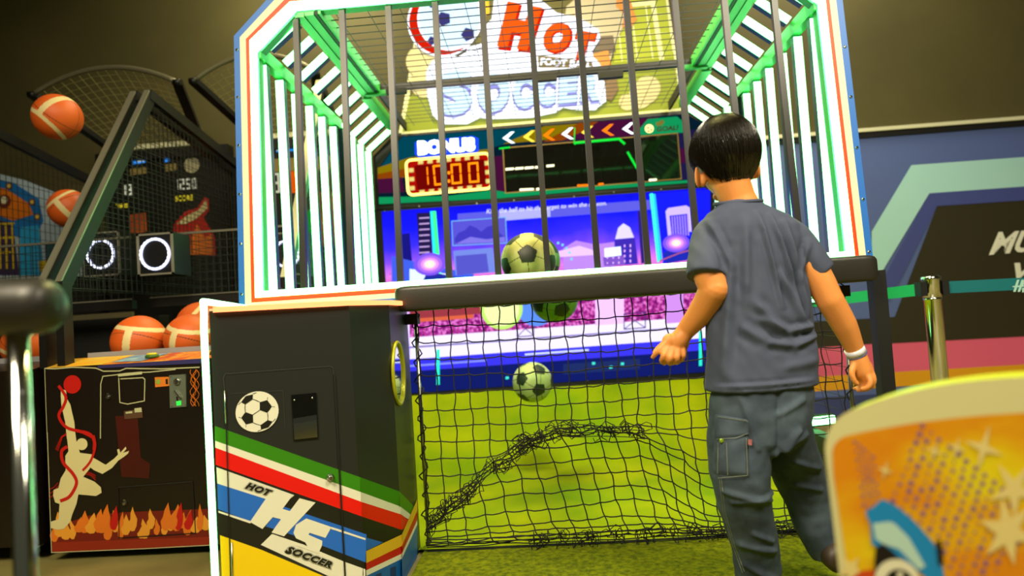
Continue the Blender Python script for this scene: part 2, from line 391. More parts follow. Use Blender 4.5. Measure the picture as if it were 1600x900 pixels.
def f(b):
    PB.poly(b, [(636, 253), (764, 241), (768, 294), (640, 305)], E('board_red', (190, 18, 8), .9), .014)
    PB.poly(b, [(648, 259), (756, 249), (760, 287), (652, 297)], E('board_dark_red', (120, 8, 4), .9), .017)
    wq = E('board_cream', (235, 215, 120), 1.1)
    for k in range(7):
        t = (k+.5)/7
        for (ax, ay), (bx, by) in (((650, 251.5), (752, 242.5)), ((652, 298), (756, 288.5))):
            x = ax+(bx-ax)*t; y = ay+(by-ay)*t; PB.poly(b, [(x-4, y), (x+4, y-.7), (x+4, y+5.3), (x-4, y+6)], wq, .019)
    for k in range(3):
        for X0 in (638, 757):
            y = (263 if X0 == 638 else 252)+k*14; x = X0+k*.9; PB.poly(b, [(x, y), (x+8, y-.6), (x+8.5, y+6), (x+.5, y+6.6)], wq, .019)
sub('score_board', f, label='red chequered score board reading 10:00')
dm = E('digit_orange', (255, 130, 10), 2.2)
for c_, q_ in (('1', ((660, 290), (670, 289), (668, 260), (658, 261))), ('0', ((679, 290), (694, 288.6), (691, 257), (676, 258.4))), ('0', ((706, 288), (722, 286.6), (720, 255), (704, 256.4))), ('0', ((733, 286), (749, 284.6), (747, 253), (731, 254.4)))):
    sub('score_digit', lambda b: digit(b, PB, c_, q_, dm, .021))
for yy in (268, 281): sub('colon_dot', lambda b: PB.poly(b, [(699, yy), (703, yy-.3), (703.4, yy+4), (699.4, yy+4.3)], dm, .021))
def f(b): rrect(PB, 0, q4, .035, .016, b, E('neon_yellow', (255, 235, 110), 3.0), .02)
sub('neon_tube', f, label='yellow-white neon tube framing the score board')
g1 = E('green_glow_line', (20, 230, 60), 1.2)
for x0, x1, y, m in ((790, 803, 263, WW), (805, 818, 262, WW), (820, 834, 261, WW), (836, 846, 260, WW), (854, 866, 258, WW), (812, 834, 295, WW), (838, 850, 294, WW), (1014, 1026, 280, WW), (902, 925, 288.5, O1), (935, 943, 286.5, O1)):
    sub('indicator_light', lambda b: PB.poly(b, [(x0, y), (x1, y-1), (x1, y+2), (x0, y+3.2)], m, .013))
for pts, w_ in (([(897, 226), (898, 225), (900, 224), (967, 218), (976, 226)], .014), ([(980, 238), (995, 264)], .013), ([(897, 224), (898, 200)], .006), ([(780, 233), (797, 231)], .01)):
    sub('glow_line', lambda b: PB.line(b, pts, w_, g1, .013))
def f(b):
    text_on(b, PB, 'GOAL!', ((1026, 206), (1060, 203), (1060, 195), (1026, 198)), M('black_print', (12, 22, 14), .5), .013, .04, .1)
    PB.disc(b, (1014, 202), .026, E('goal_ball', (255, 240, 150), 1.8), .013)
    for dx, dy in ((-2, -1), (3, 2), (-1, 4)): PB.disc(b, (1014+dx, 202+dy), .006, matt, .015, 8)
    PB.poly(b, [(1024, 192), (1036, 187), (1038, 191), (1034, 196), (1026, 197)], M('olive_print', (90, 90, 10), .5), .013)
sub('goal_sign', f, label='green tab reading GOAL! with a lit ball')
# screen
ZS0, ZS1 = .42, 1.46
mb = MB(); mb.prism([(-1.0, YB, ZS0-.08), (1.02, YB, ZS0-.08), (1.02, YB, 1.475), (-1.0, YB, 1.475)], (0, .09, 0), matt, black)
for x, y in ((601, 330), (604, 374), (610, 428), (655, 330-8), (745, 318), (803, 313), (897, 307), (959, 300), (1033, 296), (730, 607), (918, 594), (1014, 587), (655, 612-4)):
    mb.lathe(PB.px(x, y, .001), [(.005, 0), (.005, .003)], steel, 8, (0, -1, 0))
mb.build('screen_bezel', SM)
def screen_mat():
    m = bpy.data.materials.new('screen_city_picture'); m.use_nodes = True; nt = m.node_tree; nt.nodes.clear()
    tc = nt.nodes.new('ShaderNodeTexCoord'); sp = nt.nodes.new('ShaderNodeSeparateXYZ'); mp = nt.nodes.new('ShaderNodeMapRange')
    mp.inputs[1].default_value = .42; mp.inputs[2].default_value = 1.46
    rp = nt.nodes.new('ShaderNodeValToRGB'); cr = rp.color_ramp
    st = [(0, (6, 14, 70)), (.07, (12, 22, 110)), (.16, (30, 40, 190)), (.20, (70, 60, 230)), (.245, (190, 170, 245)), (.30, (214, 200, 245)), (.40, (200, 150, 225)), (.47, (160, 40, 130)), (.62, (205, 110, 205)), (.70, (120, 70, 235)), (.80, (50, 40, 235)), (.90, (18, 22, 235)), (1, (14, 14, 200))]
    while len(cr.elements) > 1: cr.elements.remove(cr.elements[0])
    cr.elements[0].position = 0; cr.elements[0].color = (*lin(st[0][1]), 1)
    for p, c in st[1:]: e = cr.elements.new(p); e.color = (*lin(c), 1)
    nz = nt.nodes.new('ShaderNodeTexNoise'); nz.inputs['Scale'].default_value = 4.5; nz.inputs['Detail'].default_value = 8
    ad = nt.nodes.new('ShaderNodeMath'); ad.operation = 'MULTIPLY_ADD'; ad.inputs[1].default_value = .16; 
    em = nt.nodes.new('ShaderNodeEmission'); em.inputs[1].default_value = 1.5; out = nt.nodes.new('ShaderNodeOutputMaterial')
    sb = nt.nodes.new('ShaderNodeMath'); sb.operation = 'SUBTRACT'; sb.inputs[1].default_value = .08
    L = nt.links.new
    L(tc.outputs['Object'], sp.inputs[0]); L(sp.outputs[2], mp.inputs[0]); L(tc.outputs['Object'], nz.inputs['Vector'])
    L(nz.outputs['Fac'], ad.inputs[0]); L(mp.outputs[0], ad.inputs[2]); L(ad.outputs[0], sb.inputs[0]); L(sb.outputs[0], rp.inputs[0]); L(rp.outputs[0], em.inputs[0]); L(em.outputs[0], out.inputs[0])
    return m
scm = screen_mat()
def crowd_mat():
    m = bpy.data.materials.new('screen_crowd'); m.use_nodes = True; nt = m.node_tree; nt.nodes.clear()
    tc = nt.nodes.new('ShaderNodeTexCoord'); nz = nt.nodes.new('ShaderNodeTexNoise'); nz.inputs['Scale'].default_value = 60; nz.inputs['Detail'].default_value = 3
    rp = nt.nodes.new('ShaderNodeValToRGB'); cr = rp.color_ramp
    cr.elements[0].position = .38; cr.elements[0].color = (*lin((120, 20, 110)), 1); cr.elements[1].position = .62; cr.elements[1].color = (*lin((235, 130, 220)), 1)
    e = cr.elements.new(.5); e.color = (*lin((185, 50, 150)), 1)
    em = nt.nodes.new('ShaderNodeEmission'); em.inputs[1].default_value = 1.1; out = nt.nodes.new('ShaderNodeOutputMaterial'); L = nt.links.new
    L(tc.outputs['Object'], nz.inputs['Vector']); L(nz.outputs['Fac'], rp.inputs[0]); L(rp.outputs[0], em.inputs[0]); L(em.outputs[0], out.inputs[0]); return m
crm = crowd_mat()
mb = MB(); LB = .004
mb.add([(-.955, YB-LB, ZS0), (.975, YB-LB, ZS0), (.975, YB-LB, ZS1), (-.955, YB-LB, ZS1)], [(0, 1, 2, 3)], scm)
def s(pts, c, st_=1.1, l=.006, nm=None):
    PB.poly(mb, [(x, y) for x, y in pts], E('screen_%d_%d_%d' % c, c, st_*1.3), l)
def row(x, y): return (x, y-.072*(x-840))     # y given at x = 840
def band(x0, x1, y0, y1, c, l=.006): s([row(x0, y0), row(x1, y0), row(x1, y1), row(x0, y1)], c, 1.1, l)
PB.poly(mb, [row(640, 470), row(1130, 470), row(1130, 513), row(640, 513)], crm, .006)
band(640, 770, 470, 484, (140, 50, 60), .007); band(640, 740, 484, 490, (200, 90, 60), .007); band(930, 975, 470, 515, (225, 180, 240), .007); band(1040, 1068, 470, 520, (190, 130, 215), .0075)
band(640, 1130, 513, 548, (222, 214, 246)); band(640, 1130, 527, 530, (120, 110, 170), .007); band(640, 1130, 547, 566, (52, 48, 215)); band(820, 920, 551, 554, (190, 200, 250), .007); band(640, 760, 556, 559, (120, 130, 245), .007)
band(640, 1130, 566, 600, (14, 24, 92)); band(880, 1000, 572, 588, (26, 40, 90), .007)
for x, y in ((790, 585), (925, 572), (952, 580), (970, 576)): s([row(x, y), row(x+5, y), row(x+5, y+4), row(x, y+4)], (60, 210, 190), 1.2, .008)
for x in (682, 1092): band(x, x+5, 535, 590, (40, 220, 190), .008)
for x0, x1 in ((808, 834), (975, 1008)):       # scaffold towers
    d_ = (70, 50, 120)
    PB.line(mb, [row(x0, 500), row(x1, 500), row(x1, 524), row(x0, 524)], .006, E('screen_dark', d_, 1), .009, True)
    PB.line(mb, [row(x0, 500), row(x1, 524)], .005, E('screen_dark', d_, 1), .009); PB.line(mb, [row(x1, 500), row(x0, 524)], .005, E('screen_dark', d_, 1), .009)
def flare(x, y, k):
    for i, (r, c, q) in enumerate(((.085, (120, 80, 235), 1.0), (.065, (160, 100, 240), 1.1), (.048, (205, 130, 240), 1.2), (.033, (240, 170, 210), 1.4), (.022, (255, 200, 130), 1.7), (.012, (255, 240, 200), 2.0))): PB.disc(mb, (x, y), r*k*1.15, E('screen_flare_%d' % i, c, q*1.3), .0087+i*.0002, 24, ry=r*k*.8)
# upper picture: banner, city, bridge lights
s([row(715, 325), row(1020, 325), row(1020, 340), row(715, 342)], (84, 84, 205), 1.1, .007); s([row(780, 326), row(860, 326), row(860, 340), row(780, 341)], (160, 160, 225), 1.1, .0075)
text_on(mb, PB, 'Kick the ball to hit the target to win the season.', ((760, 336), (948, 322.5), (948, 314), (760, 327)), E('screen_white', (225, 225, 250), 1.2), .009, .012, .2)
s([(651, 333), (672, 332), (676, 408), (656, 412)], (34, 24, 70), 1, .007)
for k in range(7): s([(655, 340+k*9), (671, 339+k*9), (671, 341+k*9), (655, 342+k*9)], (190, 160, 220), 1.0, .0078)
s([(672, 330), (676, 330), (684, 430), (679, 430)], (40, 215, 200), 1.3, .008); s([(676, 330), (681, 330), (689, 430), (684, 430)], (60, 250, 120), 1.3, .008)
s([(626, 366), (640, 364), (644, 410), (630, 412)], (22, 20, 120), 1, .007)
s([(612, 400), (660, 412), (700, 420), (740, 428), (740, 440), (612, 440)], (60, 90, 220), 1, .0074)
s([(640, 420), (700, 428), (700, 440), (640, 440)], (200, 220, 250), 1.2, .0079); s([(668, 424), (720, 434), (720, 440), (660, 440)], (30, 40, 150), 1, .0082)
flare(672, 413, 1)
s([(706, 346), (790, 340), (792, 380), (708, 384)], (84, 78, 200), 1, .0078)
s([(710, 374), (716, 364), (726, 360), (734, 352), (744, 356), (752, 362), (762, 354), (772, 352), (778, 362), (788, 370), (788, 376), (712, 380)], (60, 54, 180), 1, .0084); s([(712, 381), (735, 370), (760, 374), (788, 370), (790, 378)], (120, 110, 215), 1, .0086)
PB.line(mb, [(706, 346), (790, 340), (792, 380), (708, 384)], .005, E('screen_pale', (120, 190, 240), 1.1), .0088, True)
s([(708, 392), (770, 387), (775, 425), (712, 430)], (110, 130, 215), 1, .0078); s([(712, 400), (760, 396), (764, 425), (714, 430)], (80, 80, 190), 1, .0083)
s([(880, 388), (900, 376), (930, 382), (960, 378), (960, 420), (880, 424)], (180, 130, 225), 1.0, .0072)
s([(862, 395), (905, 384), (925, 390), (935, 398), (870, 402)], (215, 180, 235), 1.1, .0076)
for x, y in ((872, 380), (879, 383), (885, 388), (890, 395), (893, 405)): PB.disc(mb, (x, y), .008, E('screen_cyan', (110, 210, 255), 1.3), .009, 8)
s([(960, 378), (966, 356), (974, 349), (984, 355), (992, 374)], (200, 190, 250), 1.2, .008)
s([(960, 374), (992, 371), (997, 412), (962, 415)], (58, 40, 170), 1, .0082); s([(944, 388), (970, 385), (971, 399), (945, 402)], (210, 225, 255), 1.3, .0085)
s([(942, 402), (975, 399), (977, 414), (944, 416)], (120, 80, 190), 1, .0084)
for i in range(5):
    for j in range(4): s([(948+i*9, 384+j*8-i*.6+(10 if i < 3 else 0)), (950+i*9, 384+j*8-i*.6+(10 if i < 3 else 0)), (950+i*9, 386+j*8+(10 if i < 3 else 0)), (948+i*9, 386+j*8+(10 if i < 3 else 0))], (220, 170, 235), 1.2, .0087)
s([(1002, 324), (1006, 322), (1009, 354), (1004, 356)], (225, 205, 150), 1.2, .0086); s([(996, 330), (1001, 328), (1010, 410), (1002, 412)], (46, 30, 110), 1, .008)
s([(1015, 303), (1020, 302), (1031, 408), (1027, 410)], (60, 240, 190), 1.3, .009); s([(1020, 303), (1024, 303), (1035, 406), (1031, 408)], (40, 180, 220), 1.2, .009)
s([(1026, 302), (1110, 296), (1110, 400), (1036, 412)], (20, 26, 225), 1.1, .0074)
s([(1040, 330), (1044, 325), (1072, 321), (1079, 325), (1081, 362), (1076, 362), (1074, 334), (1046, 337), (1050, 372), (1044, 372)], (185, 165, 245), 1.2, .008)
for k in range(7): s([(1049+k*4, 338-k*.4), (1051+k*4, 338-k*.4), (1053+k*4, 368), (1051+k*4, 368)], (160, 130, 240), 1.1, .0082)
s([(1036, 396), (1060, 378), (1110, 366), (1110, 400), (1040, 412)], (28, 40, 170), 1, .0083); PB.line(mb, [(1030, 408), (1060, 396), (1110, 382)], .008, E('screen_pink', (180, 90, 130), 1.1), .009)
s([(1048, 372), (1062, 364), (1066, 386), (1050, 388)], (150, 100, 240), 1.1, .0086); flare(1056, 380, .8)
PB.disc(mb, (784, 482), .125, E('screen_lime_ball', (190, 235, 110), 1.2), .0092, 32); PB.disc(mb, (784, 482), .105, E('screen_pale_ball', (235, 245, 170), 1.2), .0096, 32)
PB.disc(mb, (838, 478), .12, E('screen_blue_ball', (90, 140, 245), 1.2), .009, 32)
mb.build('game_screen', SM, 'large lit game screen showing a night city and stadium track')
# turf inside the machine
turf = M('playing_turf', (146, 156, 4), .95, spec=.08, var=(2.0, .16, (100, 132, 8)), bump=(260, .6, .004))  # broad green blotches put reflected light into the turf colour
mb = MB(); yk = 3.43
mb.add([(-.46, 2.29, .012), (1.0, 2.29, .012), (1.0, yk, .012), (-.98, yk, .012), (1.0, YB, .35), (-.98, YB, .35)], [(0, 1, 2, 3), (3, 2, 4, 5)], turf)
mb.add([(-.98, 2.34, 0), (1.0, 2.34, 0), (1.0, YB, 0), (-.98, YB, 0), (1.0, YB, .35), (-.98, YB, .35), (-.46, 2.29, .012), (1.0, 2.29, .012), (-.98, yk, .012), (1.0, yk, .012)],
       [(3, 2, 1, 0), (0, 1, 7, 6), (2, 3, 5, 4), (0, 6, 8, 5, 3), (1, 2, 4, 9, 7)], turf)
mb.build('turf_ramp', SM)
# low side walls behind the goal
mb = MB(); mb.box((1.04, 2.42, 0), (1.09, YB, .23), matt)
mb.build('side_kerb', SM)
for (xa_, ya_), (xb_, yb_), h_ in (((1226, 663), (1304, 655), .031), ((1226, 469), (1306, 463), .034)):
    p_, q_ = aty(xa_, ya_, 2.9), aty(xb_, yb_, 2.9); mb = MB(); mb.bar(p_, q_, .02, h_, led); mb.bar(p_+V(0, .014, 0), q_+V(0, .014, 0), .008, h_+.02, matt); mb.bar(V(1.065, 2.92, .1 if p_.z < .5 else .84), V(1.065, 2.92, p_.z), .02, .02, matt, up=(0, 1, 0)); mb.build('cross_light', SM, 'short green-white light bar seen through the side of the net')
mb = MB(); mb.box((1.045, 2.42, .825), (1.085, 3.95, .87), matt); mb.build('side_beam', SM)
mb = MB(); mb.box((-1.07, 2.34, 0), (-1.0, 3.97, .88), matt); mb.build('side_panel', SM)
mb = MB()
for i in range(9):
    y0 = 2.5+.16*i; mb.tube([(1.06, y0, .26), (1.06, min(y0+.25, 3.9), .75)], .0012, net_m, 3)
    mb.tube([(1.06, 2.42, .3+.055*i), (1.06, 3.9, .3+.055*i)], .0012, net_m, 3)
mb.build('side_net', SM)
mb = MB(); mb.box((1.088, 2.30, 0), (1.132, 2.345, .855), matt); mb.build('corner_post', SM)
# pad
mb = MB(); n_ = 28
def padsec(x, k=1.0):
    vs = []
    for i in range(n_):
        a = 2*pi*i/n_; c_, s_ = cos(a), sin(a); e = .3
        vs.append(V(x, 2.262+.048*k*math.copysign(abs(c_)**e, c_), .862+.043*k*math.copysign(abs(s_)**e, s_)))
    return vs
xs = [(-.508, .55), (-.506, .75), (-.498, .9), (-.485, .98), (-.465, 1)]
xs += [(x, 1) for x in (-.2, .1, .4, .7, 1.03)] + [(1.05, .98), (1.064, .9), (1.072, .75), (1.074, .55)]
k0 = len(mb.v); vs = []; fs = []
for x, k in xs: vs += padsec(x, k)
for j in range(len(xs)-1):
    for i in range(n_): fs.append((j*n_+i, j*n_+(i+1) % n_, (j+1)*n_+(i+1) % n_, (j+1)*n_+i))
fs.append(tuple(range(n_))[::-1]); fs.append(tuple((len(xs)-1)*n_+i for i in range(n_)))
mb.add(vs, fs, rubber, True); mb.tube([(x, 2.225, .826) for x in (-.48, .3, 1.05)], .003, matt, 5)
mb.build('padded_beam', SM, 'black rubber padded beam across the goal')
for X in (-.462, 1.0):
    mb = MB(); mb.tube([(X, 2.33, 0), (X, 2.33, .80)], .0065, steel, 10); mb.box((X-.03, 2.30, .775), (X+.012, 2.35, .812), matt); mb.build('net_pole', SM)
# sign above the cage
PS = Plane((0, 3.99, 1.99), (0, -1, .0))
mb = MB(); gr = M('sign_field_green', (128, 140, 22), .6); gr2 = M('sign_lawn_light', (156, 166, 40), .6); olw = M('sign_board_back', (60, 58, 30), .7)
mb.prism([PS.px(*p) for p in ((622, 214), (646, 72), (656, -60), (1034, -90), (1044, 0), (1070, 176))], (0, .05, 0), cream, matt)
PS.poly(mb, [(628, 209), (640, 150), (700, 120), (1052, 80), (1064, 172)], gr, .002)
PS.poly(mb, [(640, 150), (648, 80), (660, -60), (1030, -90), (1036, 0), (1052, 90)], M('sign_wall_olive', (78, 72, 40), .7), .0018)
PS.poly(mb, [(948, -70), (1030, -80), (1052, 90), (960, 98)], gr2, .003)
for a, b in (((948, 30), (1040, 22)), ((950, 60), (1044, 52)), ((962, 8), (972, 96)), ((985, 6), (996, 94)), ((1008, 4), (1020, 92))): PS.line(mb, [a, b], .005, white, .004)
PS.line(mb, [(945, 12), (1020, 5), (1034, 94)], .028, cream, .005)
PS.poly(mb, [(688, -60), (760, -60), (765, 20), (720, 60), (700, 20)], M('sign_yellow', (200, 160, 10), .6), .004)
for c, r in (((660, 96), .10), ((664, 130), .09), ((1012, 138), .075), ((1000, 152), .07), ((980, 160), .05)): PS.disc(mb, c, r, M('sign_cloud', (196, 186, 160), .6), .006)
PS.disc(mb, (1012, 146), .06, M('sign_cloud', (196, 186, 160), .6), .0065)
# plain cartoon player behind the title
sk = M('sign_skin', (190, 120, 60), .6); shirt_ = M('sign_shirt', (170, 160, 160), .6); sh2 = M('sign_shorts', (90, 76, 80), .6)
PS.poly(mb, [(885, 10), (920, -20), (965, -20), (985, 20), (965, 60), (955, 95), (905, 95), (880, 50)], shirt_, .008)
PS.poly(mb, [(965, -10), (985, 0), (995, 30), (985, 45), (972, 42), (975, 22), (962, 10)], sk, .009)
PS.poly(mb, [(893, 60), (958, 55), (962, 80), (925, 100), (890, 95)], sh2, .009); PS.poly(mb, [(925, 85), (950, 78), (955, 100), (940, 115), (920, 112)], sk, .010)
PS.poly(mb, [(940, 112), (962, 108), (966, 140), (955, 158), (938, 152)], M('sign_boot', (110, 84, 70), .6), .010)
PS.line(mb, [(628, 209), (1064, 172)], .014, cream, .012)
mb.build('top_sign', SM, 'printed sign board above the cage with a green field')
def f(b):
    lw = E('sign_lit_white', (240, 245, 255), 1.9); lo = E('sign_lit_orange', (255, 96, 20), 1.15); ld = E('sign_lit_red', (225, 36, 10), 1.0); ll = E('sign_lit_lilac', (150, 150, 225), 1.2); lc = E('sign_lit_pale_blue', (200, 232, 250), 1.6)
    # white backing
    for c, r in (((700, 120), .13), ((720, 150), .15), ((790, 130), .16), ((850, 130), .16), ((905, 120), .14), ((790, 60), .14), ((850, 60), .14)): PS.disc(b, c, r, lw, .016, 28)
    PS.poly(b, [(666, 118), (765, 60), (772, -2), (800, -10), (845, 0), (870, 20), (905, 28), (935, 46), (938, 60), (925, 80), (930, 100), (945, 130), (947, 158), (930, 172), (900, 172), (880, 168), (868, 176), (830, 184), (770, 186), (750, 184), (730, 194), (690, 194), (676, 180), (668, 150)], lw, .018)
    PS.poly(b, [(730, 74), (785, 60), (790, 90), (760, 110), (725, 105)], lw, .018)
    # ball with red swoosh
    PS.disc(b, (694, 34), .222, lw, .0165, 40); PS.disc(b, (694, 34), .212, ld, .017, 40); PS.disc(b, (704, 30), .200, lw, .0185, 40); PS.disc(b, (703, 30), .188, lc, .02, 40)
    for dx, dy, r in ((-8, 2, .048), (30, 26, .045), (-26, -22, .03), (18, -34, .04), (-26, 36, .03)):
        a, c2 = PS.uv(PS.px(702+dx, 30+dy)); b.add([PS.at(a+r*cos(pi/2+2*pi*k/5+.3), c2+r*sin(pi/2+2*pi*k/5+.3), .022) for k in range(5)], [tuple(range(5))], E('sign_dark_violet', (70, 66, 130), .9))
    text_on(b, PS, 'H', ((778, 78), (838, 84), (852, 14), (782, 2)), ld, .022, .11, .15); text_on(b, PS, 'H', ((776, 72), (832, 80), (848, 12), (784, 0)), lo, .025, .08, .15)
    text_on(b, PS, 'O', ((846, 84), (892, 86), (898, 36), (852, 34)), ld, .022, .10, .1); text_on(b, PS, 'O', ((846, 80), (888, 83), (894, 36), (852, 34)), lo, .025, .08, .1)
    text_on(b, PS, 'T', ((892, 94), (926, 96), (934, 52), (900, 46)), ld, .022, .10, .1); text_on(b, PS, 'T', ((892, 90), (922, 94), (932, 52), (900, 46)), lo, .025, .08, .1)
    PS.poly(b, [(840, 86), (925, 96), (927, 106), (842, 106)], M('sign_brown', (80, 66, 50), .6), .021); text_on(b, PS, 'FOOT BALL', ((844, 102), (924, 106), (924, 96), (844, 90)), lw, .024, .04, .1)
    for i, (x0, x1, yb, yt) in enumerate(((682, 738, 186, 112), (744, 796, 182, 116), (800, 834, 176, 118), (838, 868, 172, 118), (872, 902, 168, 118), (906, 938, 164, 118))):
        q = ((x0, yb), (x1, yb-3), (x1+2, yt-2), (x0+2, yt)); text_on(b, PS, 'SOCCER'[i], q, ll, .022, .12, 0); q = ((x0+1, yb-5), (x1-1, yb-8), (x1+1, yt-4), (x0+3, yt-2)); text_on(b, PS, 'SOCCER'[i], q, lc, .025, .07, 0)
    for k in range(5): PS.line(b, [(722+k*5, 78+k), (740+k*5, 96-k*6)], .004, E('sign_ink', (40, 36, 60), .5), .027)
sub('sign_lettering', f, label='brightly lit title reading HOT SOCCER with a ball')

# ---- control cabinet of the soccer machine
A_, B_, C_, D_, E_ = V(-.88, 1.71, 0), V(-.559, 1.875, 0), V(-.492, 2.07, 0), V(-.490, 2.325, 0), V(-1.07, 2.325, 0)
HC = .845
char = M('charcoal_laminate', (34, 36, 33), .38)
mb = MB(); mb.prism([p for p in (A_, B_, C_, D_, E_)], (0, 0, HC), char)
def pl3(a, b): d = (b-a).normalized(); n = V(d.y, -d.x, 0); return Plane(a, n, d)
P1, P2, P3 = pl3(A_, B_), pl3(B_, C_), pl3(C_, D_)
cab = mb.build('control_cabinet', SM, 'charcoal control cabinet printed with slanted colour stripes')
BASE[cab.name] = Vector(SM.location)
gG = M('stripe_green', (52, 128, 12), .4); gR = M('stripe_red', (225, 14, 8), .4); gW = M('stripe_white', (228, 226, 205), .4); gB = M('stripe_blue', (34, 104, 205), .4); gK = M('stripe_black', (24, 24, 18), .4); gY = M('stripe_yellow', (240, 205, 6), .4); gAm = M('stripe_amber', (225, 180, 40), .4)
def q6(x, y): return (300+x/4, 675+y/4)
dec = MB()
def band3(l, b, c, d, m, lift=.0006):     # l,b on face 1; b,c on face 2; c,d on face 3 : each (x, top, bottom) in crop pixels
    for pl, s_, e_ in ((P1, l, b), (P2, b, c), (P3, c, d)):
        if s_ is None or e_ is None: continue
        pl.poly(dec, [q6(s_[0], s_[1]), q6(e_[0], e_[1]), q6(e_[0], e_[2]), q6(s_[0], s_[2])], m, lift)
band3((142, -38, 55), (1051, 283, 375), (1298, 372, 466), (1392, 470, 530), gG)
band3((145, 55, 98), (1055, 375, 437), (1303, 466, 515), (1385, 530, 565), gW)
band3((147, 98, 205), (1060, 437, 530), (1307, 515, 612), (1375, 565, 585), gR)
band3((150, 205, 700), (1068, 530, 860), None, None, gK)
band3(None, (1068, 530, 900), (1312, 612, 700), None, gK)
def P(pts, m, lift=.0012, pl=P1): pl.poly(dec, [q6(*p) for p in pts], m, lift)
P([(152, 220), (640, 395), (560, 460), (480, 425), (158, 322)], gW)
P([(158, 322), (480, 425), (440, 520), (365, 560), (163, 482)], gB)
P([(165, 492), (370, 558), (365, 572), (166, 504)], gW)
P([(560, 462), (720, 515), (1090, 640), (1085, 815), (800, 705), (560, 620), (460, 590)], gB, .0009)
P([(870, 592), (1085, 664), (1085, 676), (868, 606)], gW, .0016)
P2.poly(dec, [q6(1072, 655), q6(1195, 690), q6(1090, 742), q6(1080, 742)], gB, .0012); P([(1068, 655), (1084, 660), (1088, 745), (1072, 815)], gB, .001)
P([(500, 637), (700, 705), (950, 810), (1083, 858), (1085, 1000), (960, 950), (430, 705)], gW)
P([(175, 645), (430, 735), (1000, 975), (1080, 1010), (1080, 1240), (200, 1240)], gY)
P([(500, 360), (632, 392), (566, 480), (612, 494), (672, 414), (772, 441), (575, 652), (497, 628), (556, 545), (505, 532), (440, 606), (362, 562)], gW, .002)
P([(715, 540), (872, 594), (834, 662), (735, 630), (728, 642), (815, 680), (812, 710), (790, 760), (640, 706), (690, 700), (722, 716), (708, 690), (650, 664), (634, 630), (650, 580)], gW, .002)
for tx, q, in (('HOT', ((328, 352), (490, 404), (508, 366), (346, 310))), ('SOCCER', ((578, 752), (866, 855), (882, 812), (600, 708)))):
    qq = [q6(*p) for p in q]
    text_on(dec, P1, tx, qq, gK, .0026, .07, .3, 1.16, .065); text_on(dec, P1, tx, qq, gW, .0032, .07, .3, 1.16, .04); text_on(dec, P1, tx, qq, gK, .0038, .07, .3, 1.16)
# lower chevrons round the corner
for y0, y1, m in (((745, 640, 480), (820, 712, 560), gAm), ((820, 712, 560), (865, 760, 620), M('stripe_dark_red', (190, 16, 20), .4)), ((865, 760, 620), (900, 792, 650), gW), ((900, 792, 650), (1240, 1140, 990), M('stripe_deep_blue', (18, 96, 170), .4))):
    P2.poly(dec, [q6(1088, y0[0]), q6(1312, y0[1]), q6(1320, y1[1]), q6(1090, y1[0])], m, .0018)
    P3.poly(dec, [q6(1312, y0[1]), q6(1408, y0[2]-60 if m is gAm else y0[2]-70), q6(1408, y1[2]-70), q6(1320, y1[1])], m, .0018)
text_on(dec, P3, 'FOOT BALL', [q6(1330, 905), q6(1405, 715), q6(1403, 640), q6(1328, 835)], gW, .0026, .03, .1)
for x, y in ((1150, 890), (1240, 850)): P2.poly(dec, [q6(x, y), q6(x+35, y-12), q6(x+37, y+60), q6(x+2, y+72)], M('stripe_ink_blue', (12, 50, 110), .4), .0024)
dec.build('printed_stripes', cab, 'green, white, red and blue stripes reading HOT SOCCER')
def part(name, fn, parent, label=None): m_ = MB(); fn(m_); return m_.build(name, parent, label)
lam = M('door_gap', (10, 10, 9), .6); lam2 = M('door_edge', (66, 66, 60), .4)
def f(b):
    b.prism([P1.px(*p, .0) for p in ((352, 584), (516, 572), (521, 577), (526, 600), (545, 960), (365, 960))][::-1], P1.n*.0004, char)
    P1.line(b, [(351, 612), (349, 590), (352, 584), (516, 572), (520, 575), (522, 590)], .0012, lam2, .003)
    P1.line(b, [(522, 585), (530, 735), (542, 960)], .0045, lam, .0042); P1.line(b, [(352, 612), (354, 680), (362, 960)], .0028, lam, .0042)
    P1.line(b, [(360, 615), (442, 610), (445, 668)], .0008, lam2, .003)
door = part('cabinet_door', f, cab)
part('hinge', lambda b: b.tube([P1.px(351, 610, .003), P1.px(353, 662, .003)], .0022, steel, 8), door, 'thin steel hinge')
part('hinge', lambda b: b.tube([P1.px(362, 848, .003), P1.px(363.5, 930, .003)], .0022, steel, 8), door, 'thin steel hinge')
def f(b):
    c = P1.px(516, 746, .002); b.lathe(c, [(.0105, 0), (.0105, .003), (.008, .005), (.0075, .012), (.006, .014)], steel, 20, P1.n)
    b.box((-.001, -.004, .0141), (.001, .004, .0144), lam, lambda v: c+P1.u*v.x+P1.v*v.y+P1.n*v.z)
part('door_lock', f, door, 'round steel key lock')
def f(b):
    PQ = [(455, 617), (494, 613.5), (497, 684), (459, 688)]
    b.prism([P1.px(*p, .001) for p in PQ][::-1], P1.n*.004, glass)
    P1.poly(b, [(458, 656), (495, 650), (496, 683), (460, 687)], M('slot_mirror', (190, 195, 190), .08, 1), .0058)
    P1.poly(b, [(458, 654), (495, 648), (495, 656), (458, 663)], M('slot_shadow', (60, 64, 66), .2, .6), .0064)
    for x, y in ((460, 625), (488, 622)): b.lathe(P1.px(x, y, .006), [(.003, 0), (.003, .002), (.001, .003)], chrome, 10, P1.n)
part('coin_slot', f, door, 'black coin slot plate with polished lower half')
